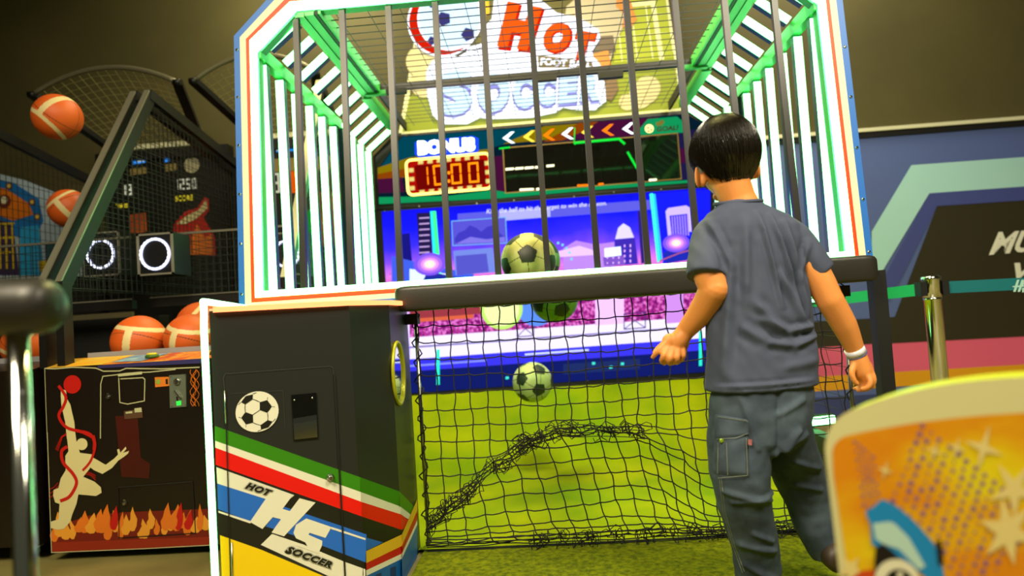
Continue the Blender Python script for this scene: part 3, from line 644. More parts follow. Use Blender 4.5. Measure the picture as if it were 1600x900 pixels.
# printed ball
def ball_print(b, pl, c, r, lift):
    u0, v0 = pl.uv(pl.px(*c)); seg = 36
    def D(x, y): return pl.at(u0+x*r, v0+y*r, lift)
    b.add([D(cos(2*pi*k/seg), sin(2*pi*k/seg)) for k in range(seg)], [tuple(range(seg))], gW)
    ph = (1+5**.5)/2; rot = Matrix.Rotation(.35, 3, 'X') @ Matrix.Rotation(.5, 3, 'Y')
    vs = [V(*p).normalized() for p in [(0, a, b_*ph) for a in (-1, 1) for b_ in (-1, 1)]+[(a, b_*ph, 0) for a in (-1, 1) for b_ in (-1, 1)]+[(b_*ph, 0, a) for a in (-1, 1) for b_ in (-1, 1)]]
    for v in vs:
        q = rot @ v
        if q.z < .15: continue
        near = sorted([rot @ w_ for w_ in vs if (w_-v).length > .1], key=lambda w_: (w_-q).length)[:5]
        t1 = q.orthogonal().normalized(); t2 = q.cross(t1)
        near.sort(key=lambda w_: math.atan2((w_-q).dot(t2), (w_-q).dot(t1)))
        pts = [(q+(w_-q)*.34).normalized() for w_ in near]
        b.add([pl.at(u0+p.x*r*.985, v0+p.y*r*.985, lift+.0006) for p in pts], [tuple(range(5))], gK)
        for p, w_ in zip(pts, near):
            e = (q+(w_-q)*.5).normalized(); e2 = (e-p).normalized(); sd = V(-e2.y, e2.x, 0)*.018
            if e.z > 0 and p.z > 0: b.add([pl.at(u0+a.x*r, v0+a.y*r, lift+.0004) for a in (p-sd, e-sd, e+sd, p+sd)], [(0, 1, 2, 3)], lam)
part('ball_print', lambda b: ball_print(b, P1, (402, 643), .0535, .0034), door, 'printed black and white football')
# oval mirror on the goal side
def f(b):
    c = P3.uv(P3.px(621, 583)); 
    b.tube([P3.at(c[0]+.075*cos(2*pi*k/40), c[1]+.098*sin(2*pi*k/40), .004) for k in range(40)], .006, M('gilt_ring', (190, 190, 40), .35, .3), 8, True)
    b.add([P3.at(c[0]+.075*cos(2*pi*k/40), c[1]+.098*sin(2*pi*k/40), .002) for k in range(40)], [tuple(range(40))], M('mirror', (230, 230, 230), .04, 1))
part('oval_mirror', f, cab, 'oval window in a gilt ring')
def f(b):
    pts = [P+V(0, 0, .848) for P in (A_+V(.012, -.004, 0), B_+V(.003, -.005, 0), C_+V(.005, 0, 0), D_+V(.004, -.07, 0))]
    for a, c in zip(pts, pts[1:]): b.bar(a, c, .014, .014, M('orange_led', (0, 0, 0), 1, 0, (1, .21, .07), 3.8, spec=0))
part('edge_light', f, cab, 'glowing orange light strip on the top edge')
def f(b):
    n = 8; path = [V(-1.05, 2.30, .872), V(-.91, 1.76, .872)]
    for k in range(n+1):
        t = k/n*pi/2; path.append(V(-.905, 1.728, .842)+V(.02*sin(t)*.6, -.02*sin(t), .03*cos(t)))
    path += [V(-.893, 1.704, z) for z in (.8, .6, .4, .2, .01)]
    b.tube(path, .0088, led, 12)
part('neon_edge', f, cab, 'glowing green-white neon tube along the cabinet edge')
mb = MB(); mb.prism([p+V(0, 0, HC) for p in (A_, B_, C_, D_, E_)], (0, 0, .006), M('cream_top', (200, 196, 170), .4)); mb.build('cabinet_top', cab)

# ---- net
def lerp_tab(t, x):
    if x <= t[0][0]: return t[0][1]
    for (a, va), (b, vb) in zip(t, t[1:]):
        if x <= b: k = (x-a)/(b-a); k = k*k*(3-2*k); return va*(1-k)+vb*k
    return t[-1][1]
ARC = [(-.46, .10), (-.36, .175), (-.20, .305), (-.08, .375), (.03, .405), (.2, .39), (.38, .365), (.6, .30)]
def netpt(i, j):
    x = -.456+.0572*i+.0; zr = .825-.0572*j; a = lerp_tab([(.2, 1), (.62, 0)], x); b = lerp_tab(ARC, x)
    nz = noise.noise(V(i*.71, j*.63, 3.1)); nz2 = noise.noise(V(i*.71+9, j*.63, 7.7))
    z = zr; y = 2.325; dx = 0
    z -= .012*sin((x+.46)*3.2)*(1 if j else .3)
    if zr < b:
        k = (b-zr)/.0572
        za = b-.011*k if k < 3 else b-.033-(k-3)*.050
        z = zr*(1-a)+za*a
        dx = a*min(k/10, 1)*.10*min(1, (x+.46)/.3); y -= .035*a*min(1, k/2)
        if k < 3: nz *= 2.0; nz2 *= 2.4
    if z < .085:
        z = .012+.073*math.exp((z-.085)/.16); y -= .05*(1-z/.085)+.02*nz2
    e = min(1, (x+.46)/.12)
    xx = x+dx+.010*nz*(.3+.7*min(1, j/2)); 
    if x < -.35: xx = x+dx+.006*nz
    return V(xx, y+.014*nz2*min(1, j/3), max(.006, z+.008*nz2*(1 if j else 0)))
mb = MB(); NI, NJ = 25, 19
G = [[netpt(i, j) for j in range(NJ+1)] for i in range(NI+1)]
for i in range(NI+1):
    for j in range(NJ+1):
        for di, dj in ((1, 0), (0, 1)):
            if i+di > NI or j+dj > NJ: continue
            a, b = G[i][j], G[i+di][j+dj]; L_ = (b-a).length; o = V(random.uniform(-1, 1)*.05, random.uniform(-1, 1)*.05, random.uniform(-1, 1)*.05)*L_
            sag = V(0, 0, -.05*L_) if di else V(.045*L_*(1 if (i+j) % 2 else -1), 0, 0)
            mb.tube([a, a.lerp(b, .33)+(o+sag)*.9, a.lerp(b, .67)+(o*.4+sag)*.9, b], .0023, net_m, 5, caps=False)
        mb.ball(G[i][j], .0033, net_m, 5, 3)
for k in range(170):     # slack loops gathered along the lifted fold and along the ground
    if k < 95:
        x = random.uniform(-.45, .30) if k % 3 else random.uniform(-.45, -.05); c = V(x, 2.285, lerp_tab(ARC, x)-random.uniform(-.006, .036))
    else:
        x = random.uniform(-.1, 1.0); c = V(x, 2.25, random.uniform(.012, .055))
    r = random.uniform(.01, .022); ax = random.uniform(0, pi); pts = []
    for q in range(8):
        t = 2*pi*q/7*random.uniform(.9, 1.05); pts.append(c+V(r*cos(t)*cos(ax)*1.5, .012*sin(2*t+k), r*sin(t)+.006*cos(3*t)))
    mb.tube([V(p.x, p.y, max(p.z, .004)) for p in pts], .0017, net_m, 4, caps=False)
for x0, n_s in ((-.463, 60), (.998, 50)):    # lacing round the poles
    mb.tube([V(x0+.014*sin(k*1.3)+.004*sin(k*.7), 2.325+.012*cos(k*1.3), .81*(1-k/n_s)+.01) for k in range(n_s)], .0026, net_m, 5)
for k in range(4):       # draw cords running along the fold
    mb.tube([V(x, 2.275+.01*noise.noise(V(x*9, k, 0)), lerp_tab(ARC, x)-.012*k+.012*noise.noise(V(x*8, k*3, 1))+.004) for x in [-.455+.03*q for q in range(26)]], .0018, net_m, 4)
    mb.tube([V(x, 2.27-.02*k/3, .012+.014*k+.008*noise.noise(V(x*8, k*3, 1))) for x in [-.455+.05*q for q in range(30)]], .0022, net_m, 4)
mb.tube([(-.46, 2.28, .008), (.3, 2.285, .008), (1.0, 2.30, .01)], .006, net_m, 6)
mb.build('goal_net', SM, 'black knotted net with its lower half bunched up')

# ---- turf mat in front
mb = MB(); mb.box((-.47, 1.1, 0), (1.35, 2.285, .010), M('artificial_turf', (128, 136, 10), .95, spec=.1, var=(60, .16, (80, 92, 14)), bump=(300, .9, .004)))
single(mb, 'turf_mat', 'flat yellow-green artificial turf mat under the boy, in front of the net', 'turf mat', (0, 1.1, 0))

# ================================================================== BALLS
PHI = (1+5**.5)/2
ICO = [V(*p).normalized() for p in [(0, a, b*PHI) for a in (-1, 1) for b in (-1, 1)]+[(a, b*PHI, 0) for a in (-1, 1) for b in (-1, 1)]+[(b*PHI, 0, a) for a in (-1, 1) for b in (-1, 1)]]
NEI = [[w_ for w_ in ICO if .1 < (w_-v).length < 1.2] for v in ICO]
HEXC = []
for a in range(12):
    for b in range(a+1, 12):
        for c in range(b+1, 12):
            if all((ICO[p]-ICO[q]).length < 1.2 for p, q in ((a, b), (b, c), (a, c))): HEXC.append((ICO[a]+ICO[b]+ICO[c]).normalized())
def soccer_ball(name, c, r, light, dark, seam, rot, label, group=None):
    bm = bmesh.new(); bmesh.ops.create_icosphere(bm, subdivisions=6, radius=1); me = bpy.data.meshes.new(name)
    R_ = Matrix.Rotation(rot[0], 3, 'X') @ Matrix.Rotation(rot[1], 3, 'Z'); RI = R_.inverted()
    for f in bm.faces:
        p = RI @ f.calc_center_median().normalized(); f.smooth = True
        k = max(range(12), key=lambda i: p.dot(ICO[i])); pe = True
        for w_ in NEI[k]:
            t = (w_-ICO[k]*w_.dot(ICO[k])).normalized()
            if (p/p.dot(ICO[k])).dot(t) > .315: pe = False; break
        if pe: f.material_index = 1
        else:
            d = sorted((p.dot(h) for h in HEXC), reverse=True)
            f.material_index = 2 if d[0]-d[1] < .012 else 0
    bmesh.ops.scale(bm, vec=(r, r, r), verts=bm.verts); bm.to_mesh(me); bm.free()
    for m in (light, dark, seam): me.materials.append(m)
    o = bpy.data.objects.new(name, me); COL.objects.link(o); o.location = c; return tag(o, label, 'ball', group)
bw = M('scuffed_ball_leather', (190, 184, 120), .5, var=(9, .25, (120, 118, 40)), bump=(40, .2, .002)); bk = M('ball_black_patch', (28, 30, 16), .5); bs = M('ball_seam', (90, 92, 40), .6)
bg = M('green_lit_ball', (120, 175, 60), .45, var=(5, .2, (70, 140, 30))); bg2 = M('worn_white_ball', (190, 205, 150), .45, var=(6, .25, (130, 165, 90))); bk2 = M('ball_dark_patch', (20, 44, 22), .5)  # first ball colour has the cage's green light put into it
soccer_ball('soccer_ball', aty(832, 597, 3.38), .10, bg2, bk2, bs, (.35, .9), 'pale worn football bouncing in mid-air behind the net above the turf', 'footballs in the soccer machine')
soccer_ball('soccer_ball', aty(826, 407, 2.50), .103, bw, bk, bs, (-1.17, .0), 'scuffed dusty football high behind the bars in front of the game screen', 'footballs in the soccer machine')
soccer_ball('soccer_ball', aty(834, 408, 2.85), .112, bg, bk2, bs, (1.0, .3), 'green-lit football half hidden behind the scuffed dusty football', 'footballs in the soccer machine')
soccer_ball('soccer_ball', aty(866, 466, 3.12), .112, bg, bk2, bs, (-.5, .55), 'green-lit football just below the padded beam, mostly hidden by it', 'footballs in the soccer machine')
def basketball(c, r, rot, label, group='basketballs around the basketball machines'):
    bm = bmesh.new(); bmesh.ops.create_icosphere(bm, subdivisions=6, radius=1); me = bpy.data.meshes.new('basketball')
    from mathutils import Euler
    RI = Euler(rot).to_matrix().inverted()
    for f in bm.faces:
        p = RI @ f.calc_center_median().normalized(); f.smooth = True; mi = 0
        if abs(p.x) < .14 and p.dot(V(0, -.35, -.94)) < .52: mi = 1
        if abs(p.dot(V(0, -.35, -.94))-.52) < .075: mi = 1
        if mi == 0 and (abs(p.z) < .012 or abs(p.y) < .010): mi = 2
        f.material_index = mi
    bmesh.ops.scale(bm, vec=(r, r, r), verts=bm.verts); bm.to_mesh(me); bm.free()
    for m in (M('basketball_orange', (214, 92, 26), .5, bump=(420, .5, .001)), M('basketball_cream', (225, 205, 150), .5), M('basketball_seam', (60, 24, 10), .6)): me.materials.append(m)
    o = bpy.data.objects.new('basketball', me); COL.objects.link(o); o.location = c; return tag(o, label, 'ball', group)
basketball(aty(90, 183, 2.86), .100, (0, .72, 0.0), 'basketball flying high in front of the mesh canopy at the left')
basketball(aty(108, 326, 3.30), .098, (.2, 2.5, .2), 'basketball dropping behind the wire guard, beside the blue cartoon panel')
bA = aty(218, 531, 2.655); bA.z = .777; basketball(bA, .105, (.35, 3.3, .1), 'basketball resting in the tray, leftmost of the three behind the yellow buttons')
basketball(V(bA.x+.218, 2.648, .773), .101, (.2, 3.4, -.2), 'basketball in the tray closest to the green neon edge, touching its neighbour')
basketball(V(bA.x+.15, 2.865, bA.z+.05), .105, (-.3, 2.6, -.5), 'basketball at the back of the tray, behind and above the other two')
basketball(aty(46, 540, 2.655), .100, (.3, .5, .4), 'basketball in shade in the tray at the far left')

# ================================================================== BASKETBALL MACHINES
def wire_panel(mb, P0, U, W_, nu, nv, r, m, inside=None):
    for k in range(nu+1):
        seg = [P0+U*(k/nu)+W_*(j/24) for j in range(25)]
        run(mb, seg, r, m, inside)
    for k in range(nv+1):
        seg = [P0+W_*(k/nv)+U*(j/24) for j in range(25)]
        run(mb, seg, r, m, inside)
def run(mb, seg, r, m, inside):
    if inside is None: mb.tube([seg[0], seg[-1]], r, m, 4, caps=False); return
    cur = []
    for p in seg+[None]:
        if p is not None and inside(p): cur.append(p)
        else:
            if len(cur) > 1: mb.tube([cur[0], cur[-1]], r, m, 4, caps=False)
            cur = []
def basket_machine(label, xa, xb, art, yoff=0.0, arc=None, canopy=True, rl=0.0, rr=0.0):
    t = thing('basketball_arcade_machine', ((xa+xb)/2, 3.1, 0), label, 'arcade machine')
    cabm = M('chipped_black_panel', (26, 18, 12), .3); body = MB()
    y0 = 2.38
    body.prism([(xa, y0, .06), (xa, y0, .70), (xa, y0+.14, .725), (xa, 2.48, .66), (xa, 3.2, .66), (xa, 3.2, .06)], (xb-xa, 0, 0), cabm)
    body.box((xa, 3.2, .06), (xb, 4.15, .9), matt)
    cb = body.build('cabinet', t); 
    PA = Plane((xa, y0, 0), (0, -1, 0))
    for x in (xa+.09, xb-.09):
        for y in (y0+.1, 3.1):
            m_ = MB(); m_.lathe((x-.012, y, .03), [(.03, 0), (.03, .024)], M('caster_rubber', (30, 28, 26), .5), 16, (1, 0, 0)); m_.bar((x-.018, y, .03), (x-.018, y, .065), .004, .03, steel); m_.bar((x+.018, y, .03), (x+.018, y, .065), .004, .03, steel); m_.build('caster', t)
    m_ = MB(); tr = M('lilac_plastic_lip', (150, 146, 150), .3); m_.prism([(xa+.06, y0+.14, .70), (xb, y0+.14, .70), (xb, y0+.145, .745), (xa+.06, y0+.145, .745)], (0, .006, 0), tr); m_.build('tray_lip', t)
    m_ = MB(); m_.box((xa+.02, 2.54, .655), (xb, 3.15, .672), matt); m_.build('ball_tray', t)
    # rails and mesh sides
    fm_ = M('silver_edge', (150, 146, 132), .3, .6); dk = M('machine_frame', (11, 10, 9), .45)
    for X, yo in ((xa+rl, 0), (xb+rr, yoff)):
        zt_ = 1.93 if not yo else 2.10
        m_ = MB(); a, b = V(X, 2.42+yo, 1.0), V(X, 3.04+yo, zt_); c = V(X, 4.0, 1.78); d = V(X, 4.0, .9); e = V(X, 2.42+yo, .7)
        m_.bar(a, b, .022, .055, dk, up=(0, -1, .66)); dd = V(0, -.026, .017); m_.bar(a+dd, b+dd, .024 if not yo else .042, .007, fm_ if not yo else M('bright_silver_rail', (214, 204, 170), .4), up=(0, -1, .66))  # offset rail: silver edge made brighter in its colour, as little light reaches it
        m_.bar(b+V(0, -.02, 0), c, .03, .05, dk); m_.bar(c, d, .03, .04, dk, up=(0, 1, 0)); m_.bar(e, a+V(0, -.0, .02), .03, .05, dk, up=(0, 1, 0))
        m_.build('side_frame', t)
        m_ = MB()
        def ins(p, yo=yo):
            k = (p.y-2.42-yo)/.62; zt = 1.0+.93*k if k < 1 else 1.93-.15*(p.y-3.04-yo)/(.96-yo)
            return .95 < p.z < zt and p.y < 3.98
        wire_panel(m_, V(X, 2.42+yo, .95), V(0, 1.58-yo, 0), V(0, 0, .98), 42, 21, .0016, wire2, ins); m_.build('side_mesh', t)
    m_ = MB(); m_.box((xa+.02, 3.02, .93), (xb-.02, 3.06, .97), dk); m_.box((xa+.02, 3.025, 1.26), (xb-.02, 3.035, 1.27), fm_); m_.box((xa+.02, 3.015, .972), (xb-.02, 3.022, .978), fm_)
    wire_panel(m_, V(xa+.02, 3.03, .97), V(xb-xa-.04, 0, 0), V(0, 0, .29), int((xb-xa)/.035), 8, .0018, wire2); m_.build('guard_mesh', t)
    m_ = MB(); m_.box((xa+.03, 4.06, .9), (xb-.03, 4.10, 1.90), M('backboard_black', (16, 15, 13), .35));
    bb = m_.build('backboard', t)
    m_ = MB(); m_.box((xa+.005, 4.02, 1.905), (xb-.005, 4.10, 1.96), dk); m_.build('header', t); m_ = MB(); m_.box((xa+.2, 3.3, .75), (xb-.2, 3.32, .93), M('olive_grey_cloth', (96, 88, 60), .8)); m_.build('rear_sheet', t)
    if canopy:
        m_ = MB(); pts = []; xm = (xa+xb)/2; hw = (xb-xa)/2-.02
        for k in range(21):
            a = -1+2*k/20; pts.append(V(xm+hw*a, 3.50, 2.165+.115*(1-a*a)))
        m_.tube(pts, .014, M('canopy_tube', (130, 124, 100), .4, .5), 8); 
        for s in (0, -1):
            q = pts[s]; sg = 1 if s == 0 else -1; m_.tube([q+V(-.02*sg, 0, 0), q+V(.02*sg, 0, 0)], .019, dk, 8)
            w0 = V(q.x, 3.5, 2.165); w1 = V(q.x+.12*sg, 3.95, 1.98); m_.bar(w0, w1, .05, .03, dk)
        m_.box((xa+.1, 4.0, 1.965), (xb-.1, 4.03, 1.995), cream)
        wm = M('canopy_wire', (150, 140, 84), .5, .3)
        for k in range(17):
            a = -1+2*k/16; p = V(xm+hw*a, 3.5, 2.165+.115*(1-a*a)); q = V(xm+(hw-.10)*a, 4.0, 1.98); m_.tube([p, q], .0018, wm, 4, caps=False)
        for j in range(1, 13):
            t_ = j/13; m_.tube([(V(xm+hw*a, 3.5, 2.165+.115*(1-a*a))).lerp(V(xm+(hw-.10)*a, 4.0, 1.98), t_) for a in (-1, -.6, -.2, .2, .6, 1)], .0016, wm, 4, caps=False)
        m_.build('canopy', t)
    return t, cb, bb, PA
def speaker_box(t, px0, Y, w_=.165):
    p = aty(px0, 397, Y); m_ = MB(); x, y, z = p; h = w_/2; sil = M('speaker_edge', (150, 146, 132), .35, .4)
    m_.box((x-h, Y, z-h*1.12), (x+h, Y+.14, z+h*1.12), M('speaker_black', (7, 7, 9), .4))
    for a, b in (((x-h, z-h*1.12), (x-h+.011, z+h*1.12)), ((x+h-.011, z-h*1.12), (x+h, z+h*1.12)), ((x-h, z+h*1.12-.008), (x+h, z+h*1.12)), ((x-h, z-h*1.12), (x+h, z-h*1.12+.008))): m_.box((a[0], Y-.004, a[1]), (b[0], Y, b[1]), sil)
    sp_ = m_.build('speaker', t); m_ = MB(); m_.tube([V(x+.064*cos(2*pi*k/40), Y-.004, z+.066*sin(2*pi*k/40)) for k in range(40)], .0065, E('ring_white', (215, 222, 255), 1.6), 8, True)
    for k in range(22): a = 2*pi*k/22; m_.ball((x+.064*cos(a), Y-.010, z+.066*sin(a)), .0042, E('ring_led', (240, 244, 255), 5), 6, 4)
    m_.build('ring_light', sp_, 'glowing white ring light')
t1, cb1, bb1, PA = basket_machine('black basketball arcade machine printed with a cream leaping player and flames', -1.85, -1.14, 1, .5, rl=.05)
speaker_box(t1, 243, 2.86); speaker_box(t1, 448, 3.35, .2)
cr = M('print_cream', (222, 208, 150), .45); rd = M('print_red', (196, 22, 12), .45); orr = M('print_orange', (232, 120, 30), .45); dr = M('print_dark_red', (120, 26, 12), .45); ch_ = M('chipped_edge', (190, 186, 140), .6)
def q4_(x, y): return (x/4, 675+y/4)
def q3(x, y): return (x/4, 460+y/4)
pr = MB()
def smooth2(pts, n=6):
    P_ = [pts[0]]+list(pts)+[pts[-1]]; out = []
    for i in range(1, len(P_)-2):
        for k in range(n):
            q = k/n; out.append(tuple(.5*((2*P_[i][c])+(P_[i+1][c]-P_[i-1][c])*q+(2*P_[i-1][c]-5*P_[i][c]+4*P_[i+1][c]-P_[i+2][c])*q*q+(3*P_[i][c]-P_[i-1][c]-3*P_[i+1][c]+P_[i+2][c])*q**3) for c in (0, 1)))
    return out+[pts[-1]]
def PP(pts, m, l=.001, q=q4_): PA.poly(pr, [q(*p) for p in pts], m, l)
PP([(325, 600), (560, 520), (800, 500), (1310, 480), (1330, 708), (326, 752)], dr, .0006)
PP([(326, 690), (1330, 655), (1330, 708), (326, 752)], M('print_rust', (150, 40, 16), .45), .0008)
random.seed(11)
def flame(x, y, h, w_, m, l, lean=0):
    PP([(x-w_*.5, y), (x-w_*.62, y-h*.25), (x-w_*.35, y-h*.45), (x-w_*.3+lean*.5, y-h*.7), (x+lean, y-h), (x+w_*.2+lean*.6, y-h*.72), (x+w_*.5, y-h*.45), (x+w_*.42, y-h*.15), (x+w_*.15, y+h*.08), (x-w_*.2, y+h*.1)], m, l)
for k in range(26):
    x = 345+k*38+random.uniform(-10, 10); h = random.uniform(85, 160); y = 660-(x-345)*.025+random.uniform(-50, 20); m = random.choice((orr, orr, M('print_amber', (240, 160, 50), .45)))
    flame(x, y, h, random.uniform(36, 74), m, .0014+.0001*(k % 5), random.uniform(-20, 20))
for x, h in ((660, 150), (1040, 160), (620, 120), (1080, 110)): flame(x, 600, h, 60, orr, .0022, 12)
for x, h in ((715, 140), (1120, 160), (1180, 110)): flame(x, 600, h, 50, rd, .0021, 14)
# leaping player
def q3b(x, y): return q3(x, y)
PP([(380, 590), (412, 600), (418, 650), (440, 690), (465, 800), (472, 905), (418, 905), (408, 800), (385, 700), (380, 640)], cr, .0022, q3b)
PP([(415, 0), (470, 0), (478, 60), (500, 130), (575, 140), (580, 190), (560, 230), (520, 280), (590, 310), (630, 345), (635, 380), (600, 400), (490, 390), (478, 450), (450, 520), (440, 560), (400, 605), (360, 612), (318, 600), (318, 560), (365, 545), (372, 450), (345, 440), (332, 400), (335, 362), (365, 350), (380, 290), (410, 240), (408, 150), (428, 120)], cr, .0026)
PA.disc(pr, q4_(515, 75), .0215, cr, .0028, 20)
PP([(560, 150), (600, 170), (660, 205), (715, 165), (738, 140), (732, 110), (745, 105), (752, 130), (785, 92), (790, 105), (770, 130), (806, 118), (800, 135), (775, 155), (740, 178), (700, 225), (640, 262), (590, 240), (555, 215)], cr, .0027)
PA.disc(pr, q3(456, 562), .0335, rd, .003, 24)
for pts, w_ in (([(370, 570), (415, 640), (400, 700), (372, 760), (420, 830), (520, 860), (580, 890)], .011), ([(588, 20), (598, 90), (570, 180), (520, 240)], .009)): PA.line(pr, [(q3 if pts[0][1] > 500 else q4_)(*p) for p in smooth2(pts)], w_, rd, .0032)
PA.line(pr, [q4_(*p) for p in smooth2(((520, -5), (570, 15), (592, 60), (590, 110)))], .010, rd, .0032)
PA.line(pr, [q4_(*p) for p in smooth2(((425, 90), (390, 120), (400, 190), (460, 260), (482, 320), (440, 400), (380, 430)))], .012, rd, .0033)
for k in range(3):
    PA.line(pr, [q4_(350+k*8, 110+k*4), q4_(385+k*4, 30), q4_(420, 5+k*6)], .0018, rd, .0024); PA.line(pr, [q4_(310, 360+k*28), q4_(340, 345+k*22), q4_(368, 315+k*20)], .002, rd, .0024); PA.line(pr, [q4_(520+k*8, 260-k*8), q4_(570, 270-k*8), q4_(602, 300-k*14)], .002, rd, .0024)
PP([(720, -100), (860, -100), (880, 160), (940, 200), (930, 290), (760, 280)], M('print_brown_red', (70, 16, 8), .4), .0007)
# chipped paint around the top edge
def line3(pts, w_, m, l=.002): PA.line(pr, [q3(*p) for p in pts], w_, m, l)
line3([(282, 462), (345, 465), (450, 455), (600, 460), (650, 480), (750, 478), (790, 462), (1020, 465), (1250, 455)], .004, ch_)
line3([(282, 462), (290, 700), (298, 900)], .002, ch_); PA.line(pr, [q4_(298, 0), q4_(325, 752), q4_(900, 728), q4_(1310, 706)], .003, ch_, .002)
line3([(630, 900), (632, 560), (645, 512), (745, 500), (800, 492), (940, 485), (1100, 468)], .0035, ch_); line3([(740, 505), (890, 490)], .010, ch_)
line3([(745, 520), (752, 675), (800, 685), (905, 665), (908, 530), (895, 520), (755, 528)], .0035, ch_, .0024)
PA.poly(pr, [q3(610, 445), q3(1262, 400), q3(1262, 430), (q3(610, 462))], M('worn_purple_edge', (50, 44, 100), .5), .0026)
pr.build('front_print', cb1, 'cream leaping player, red swirls and flames printed on black')
def f(b):
    x0, y0 = q3(740, 345); PA.line(b, [q4_(*p) for p in ((740, 345), (1205, 308), (1225, 630), (748, 660))], .003, lam, .0035, True); PA.line(b, [q4_(740, 344), q4_(1205, 308)], .0012, lam2, .004)
door2 = part('coin_door', f, cb1)
for c in (q4_(783, 445), q3(680, 640)):
    def f(b, c=c): b.lathe(PA.px(*c, .001), [(.0085, 0), (.0085, .004), (.005, .007), (.005, .010)], steel, 16, (0, -1, 0)); b.box((-.004, 0, .004), (.004, .008, .012), steel, lambda v: PA.px(*c, .001)+V(v.x-.002, -v.z*.2, v.y+.006))
    part('cam_lock', f, cb1, 'small steel cam lock')
def f(b):
    b.prism([PA.px(*q3(*p), .001) for p in ((1062, 505), (1165, 498), (1170, 700), (1068, 708))][::-1], V(0, -.006, 0), M('coin_steel', (150, 158, 140), .35, .7))
    c = PA.px(*q3(1108, 545), .008); b.lathe(c, [(.012, 0), (.012, .004), (.009, .006)], steel, 20, (0, -1, 0)); b.box((-.0015, -.008, .0061), (.0015, .008, .0066), lam, lambda v: c+V(v.x, -v.z, v.y))
    c2 = PA.px(*q3(1110, 620), .008); b.bar(c2+V(-.008, -.004, .012), c2+V(.012, -.004, -.016), .006, .006, steel); PA.poly(b, [q3(1100, 640), q3(1112, 638), q3(1114, 665), q3(1102, 668)], lam, .0075); PA.poly(b, [q3(1100, 668), q3(1132, 664), q3(1132, 692), q3(1104, 696)], E('coin_green_lamp', (60, 240, 80), 1.2), .0078)
    for p in ((1070, 513), (1158, 507), (1074, 700), (1162, 690)): b.lathe(PA.px(*q3(*p), .007), [(.0022, 0), (.0015, .0015)], chrome, 8, (0, -1, 0))
part('coin_mechanism', f, cb1, 'steel coin slot plate with a green lamp')
def f(b):
    PA.poly(b, [q3(967, 518), q3(1056, 515), q3(1058, 572), q3(970, 580)], M('sticker_orange', (226, 120, 30), .5), .003)
    PA.disc(b, q3(992, 545), .010, M('sticker_gold', (150, 160, 60), .5), .004); text_on(b, PA, '1', (q3(1036, 560), q3(1050, 560), q3(1048, 528), q3(1034, 530)), lam, .004, .05)
part('price_sticker', f, cb1, 'orange sticker with a coin and the number 1')
def f(b):
    PA.poly(b, [q3(774, 730), q3(888, 715), q3(892, 770), q3(778, 780)], M('label_brown', (90, 60, 40), .5), .003); PA.poly(b, [q3(840, 712), q3(884, 707), q3(886, 735), q3(842, 738)], ch_, .004); PA.poly(b, [q3(785, 735), q3(826, 730), q3(827, 742), q3(786, 746)], ch_, .004)
part('label_plate', f, cb1, 'small brown label with worn pale corners')
def f(b):
    for k in range(5): b.tube([PA.px(*q3(1215+18*sin(a*1.9+k)+12*cos(k*2.2), 470+a*38), .006+.002*sin(a+k)) for a in [q*.5 for q in range(13)]], .0011, orr, 5)
part('orange_wire', f, cb1, 'tangle of thin orange wire')
def f(b):   # printed sloping top
    z = lambda t: .70+.025*t
    def T(u, t, l=.001): return V(-1.85+.71*u, 2.38+.14*t, z(t)+l)
    b.add([T(0, 0), T(1, 0), T(1, 1), T(0, 1)], [(0, 1, 2, 3)], M('top_print_red', (190, 60, 20), .4, var=(22, .12, (230, 150, 30)))); b.add([T(0, 0, .002), T(.30, 0, .002), T(.36, 1, .002), T(0, 1, .002)], [(0, 1, 2, 3)], M('top_print_amber', (232, 150, 20), .4, var=(14, .2, (220, 190, 60))))
    b.add([T(.33, .2, .003), T(.5, .1, .003), T(.56, .9, .003), T(.36, .9, .003)], [(0, 1, 2, 3)], M('top_print_sky', (150, 190, 200), .4, var=(30, .2, (80, 120, 170))))
part('printed_top', f, cb1)
for u in (.51, .86):
    def f(b, u=u): b.lathe(V(-1.85+.71*u, 2.45, .713), [(.024, 0), (.024, .008), (.020, .012)], M('button_green', (60, 100, 20), .4), 24); b.lathe(V(-1.85+.71*u, 2.45, .723), [(.018, 0), (.018, .006), (.014, .009)], M('button_yellow', (220, 200, 40), .35), 24)
    part('push_button', f, cb1, 'round yellow push button')
PBB = Plane((0, 4.06, 0), (0, -1, 0))
digm = E('score_white', (225, 225, 190), .8); digy = E('score_yellow', (220, 200, 40), .8)
def f(b):
    for k, ch2 in enumerate('8'): digit(b, PBB, ch2, ((422, 302), (438, 301), (436, 270), (420, 271)), digm, .003, .2)
    PBB.poly(b, [(452, 268), (464, 267), (466, 301), (454, 302)], E('score_orange', (230, 90, 10), .9), .003); PBB.poly(b, [(430, 222), (480, 218), (482, 234), (432, 238)], E('score_blue', (40, 130, 220), 1.2), .003)
    PBB.poly(b, [(428, 226), (446, 224), (447, 232), (432, 236)], digm, .005)
    PBB.poly(b, [(400, 250), (560, 240), (560, 262), (400, 270)], M('board_tan', (150, 130, 70), .6), .002); PBB.poly(b, [(500, 300), (560, 296), (562, 380), (504, 384)], M('board_flame', (190, 90, 20), .6, var=(9, .2, (120, 30, 12))), .002)
    PBB.poly(b, [(405, 345), (425, 343), (428, 378), (408, 380)], rd, .002); PBB.poly(b, [(470, 330), (500, 328), (502, 410), (474, 412)], E('board_green_lamp', (20, 200, 60), .5), .002)
part('score_panel', f, bb1)
t2, cb2, bb2, PA2 = basket_machine('black basketball arcade machine at the left edge, mostly mesh, seen behind its neighbour', -2.76, -1.90, 0, rr=.032)
speaker_box(t2, 158, 3.10, .19)
dsc = M('board_disc', (190, 182, 150), .5)
